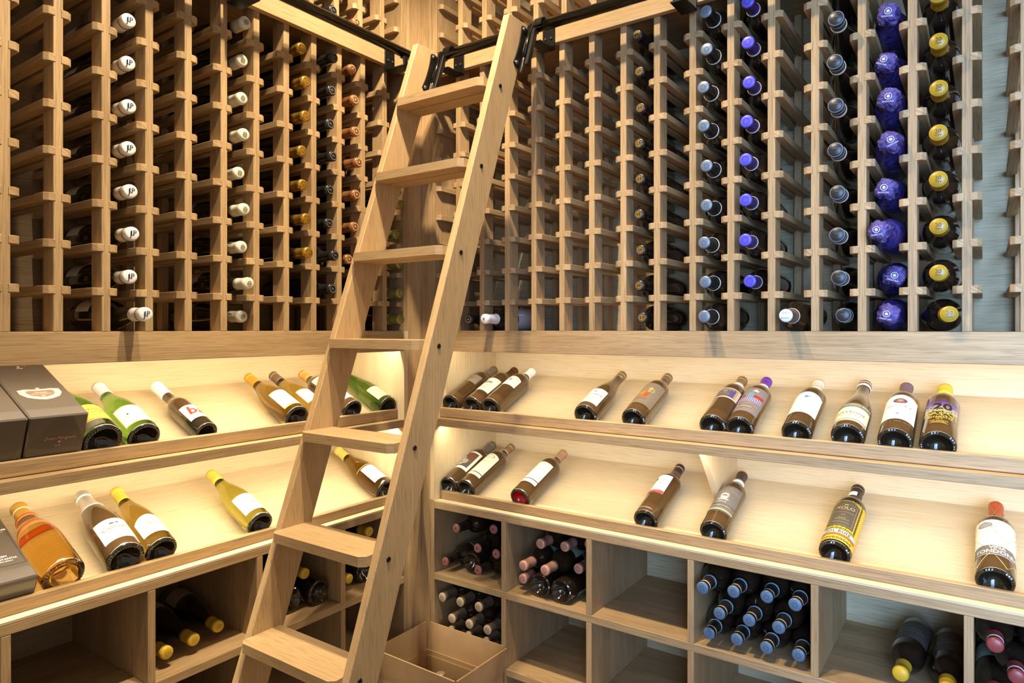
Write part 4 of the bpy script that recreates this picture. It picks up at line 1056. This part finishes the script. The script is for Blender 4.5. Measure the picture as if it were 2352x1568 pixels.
for i, (s, d) in enumerate(((-.5960, -.038), (-.5225, -.017), (-.4485, -.002), (-.3755, -.013))): cub('blue', 'R', s, B2, d, 'blue capped bottle, %s of the top layer' % w4[i], g, J())
g = 'yellow capped bottles lying in a cubby'
cub('twentydark', 'R', -.1530, B0, .046, 'yellow capped bottle with grey label, left one of the pair', g, -3)
cub('twentydark', 'R', -.0690, B0, .024, 'yellow capped bottle with grey label, right one beside the divider', g, 0)
g = 'netted bottles in the rightmost cubby'
for s, z, d, n, yw in ((.0182, B2, .006, 'top left', 0), (.0182, B0, .050, 'bottom left', 0), (.0550, B1, .027, 'middle one,', 0), (.0930, B2, .020, 'top right', 0), (.0930, B0, .030, 'bottom right', 0)):
    o = cub('netted', 'R', s, z, d, 'netted bottle with pale green label, %s in rightmost cubby' % n, g, yw)
g = 'mustard capped bottles in the left cubbies'
RB = .0382
D0 = -.838 + RB + .0008
cub('mustard', 'L', 1.0480, D0, .072, 'mustard capped bottle nearest the ladder, of three lying in a cubby', g, -6)
cub('mustard', 'L', .9580, D0, .052, 'mustard capped bottle in the middle of three lying in a cubby', g, -2)
cub('mustard', 'L', .8765, D0, .039, 'mustard capped bottle at the left of three, beside the divider', g, 0)
cub('mustard', 'L', 1.3500, D0 + .1280, .030, 'mustard capped bottle high behind the ladder tread', g, 0)
cub('mustard', 'L', 1.3000, D0 + .0670, .053, 'mustard capped bottle in the middle behind the ladder stile', g, 0)
cub('mustard', 'L', 1.2105, D0 + .0630, .077, 'mustard capped bottle left of the ladder stile', g, 0)
cub('mustard', 'L', 1.2580, D0, .060, 'bottle with base outward close to the ladder stile', g, 2, 'base')
cub('mustard', 'L', 1.3440, D0, .042, 'bottle with base outward and pale label right of the ladder stile', g, 0, 'base')
cub('mustard', 'L', 1.5460, D0 + .1340, .040, 'mustard capped bottle high in the corner cubby behind the ladder', g, 0)
cub('mustard', 'L', 1.5080, D0 + .0670, .055, 'mustard capped bottle in the middle of the corner cubby stack', g, 0)
cub('mustard', 'L', 1.4700, D0, .052, 'mustard capped bottle low in the corner cubby behind the ladder', g, 0)
cub('mustard', 'L', 1.5500, D0, .065, 'bottle with base outward in the corner cubby behind the ladder', g, 0, 'base')
cub('mustard', 'L', 1.6150, D0 + .0550, .070, 'mustard capped bottle against the corner stile behind the ladder', g, 0)

# ------------------------------------------------------------------ cardboard box on the floor in the corner
def card_mat():
    m = bpy.data.materials.new('cardboard'); m.use_nodes = True
    nt = m.node_tree; N = nt.nodes; b = N['Principled BSDF']
    tc = N.new('ShaderNodeTexCoord'); ns = N.new('ShaderNodeTexNoise')
    ns.inputs['Scale'].default_value = 18; ns.inputs['Detail'].default_value = 5
    nt.links.new(tc.outputs['Object'], ns.inputs['Vector'])
    mx = N.new('ShaderNodeMix'); mx.data_type = 'RGBA'
    nt.links.new(ns.outputs['Fac'], mx.inputs[0])
    mx.inputs[6].default_value = (0.40, 0.235, 0.105, 1); mx.inputs[7].default_value = (0.52, 0.325, 0.155, 1)
    nt.links.new(mx.outputs[2], b.inputs['Base Color']); b.inputs['Roughness'].default_value = .75
    return m
CARDB = card_mat()
bx0, bx1, by0, by1 = -1.572, -1.252, 1.505, 1.737
cb = empty('cardboard_box', Matrix.Translation((0, 0, 0)), 'open cardboard box with upright flaps on the floor in the corner', 'box')
zt, zf, t = EYE - 1.010, EYE - 1.100, .004
board(cb, 'bottom', (bx0, bx1), (by0, by1), (0, .006), CARDB, bev=0)
for nm, xx, yy in (('front_wall', (bx0, bx1), (by0, by0 + t)), ('back_wall', (bx0, bx1), (by1 - t, by1)), ('left_wall', (bx0, bx0 + t), (by0 + t, by1 - t)), ('right_wall', (bx1 - t, bx1), (by0 + t, by1 - t))):
    board(cb, nm, xx, yy, (.006, zf), CARDB, bev=0)
def flap(nm, pts):
    bm = bmesh.new()
    bm.faces.new([bm.verts.new(p) for p in pts]); bm.normal_update()
    bmesh.ops.solidify(bm, geom=list(bm.faces), thickness=.004)
    bmesh.ops.recalc_face_normals(bm, faces=bm.faces); bm.normal_update()
    grain_uv(bm, 0)
    mobj(nm, bm_mesh(bm, nm), cb, CARDB)
flap('flap', [(bx0 + .002, by1, zf), (bx1 - .002, by1, zf), (bx1 - .004, by1 + .010, zt), (bx0 + .003, by1 + .010, zt)])
flap('flap', [(bx0 + .002, by0, zf), (bx1 - .002, by0, zf), (bx1 + .004, by0 - .012, zt - .003), (bx0 - .002, by0 - .010, zt)])
flap('flap', [(bx0, by0 + .002, zf), (bx0, by1 - .002, zf), (bx0 - .008, by1 + .004, zt), (bx0 - .008, by0 - .006, zt)])
flap('flap', [(bx1, by0 + .002, zf), (bx1, by1 - .002, zf), (bx1 + .014, by1 + .004, zt), (bx1 + .012, by0 - .008, zt - .002)])
board(cb, 'inner_tray', (bx0 + .005, bx1 - .005), (by0 + .005, by1 - .005), (.0065, .044), CARDB, bev=0)
board(cb, 'partition', (bx0 + .166, bx0 + .170), (by0 + .01, by1 - .006), (.045, .250), CARDB, bev=0)
board(cb, 'inner_flap', (bx0 + .006, bx1 - .006), (by1 - .0085, by1 - .0045), (.20, zf - .015), CARDB, bev=0)
o = put(('rack', 'twentycopy'), dict(shape='bordeaux', glass=G_DARK, cap=('#b9a88a', .226, dict(metal=.5, rough=.3))), Matrix.Translation((-1.4500, 1.6650, .0447)), 'bottle standing inside the open cardboard box')
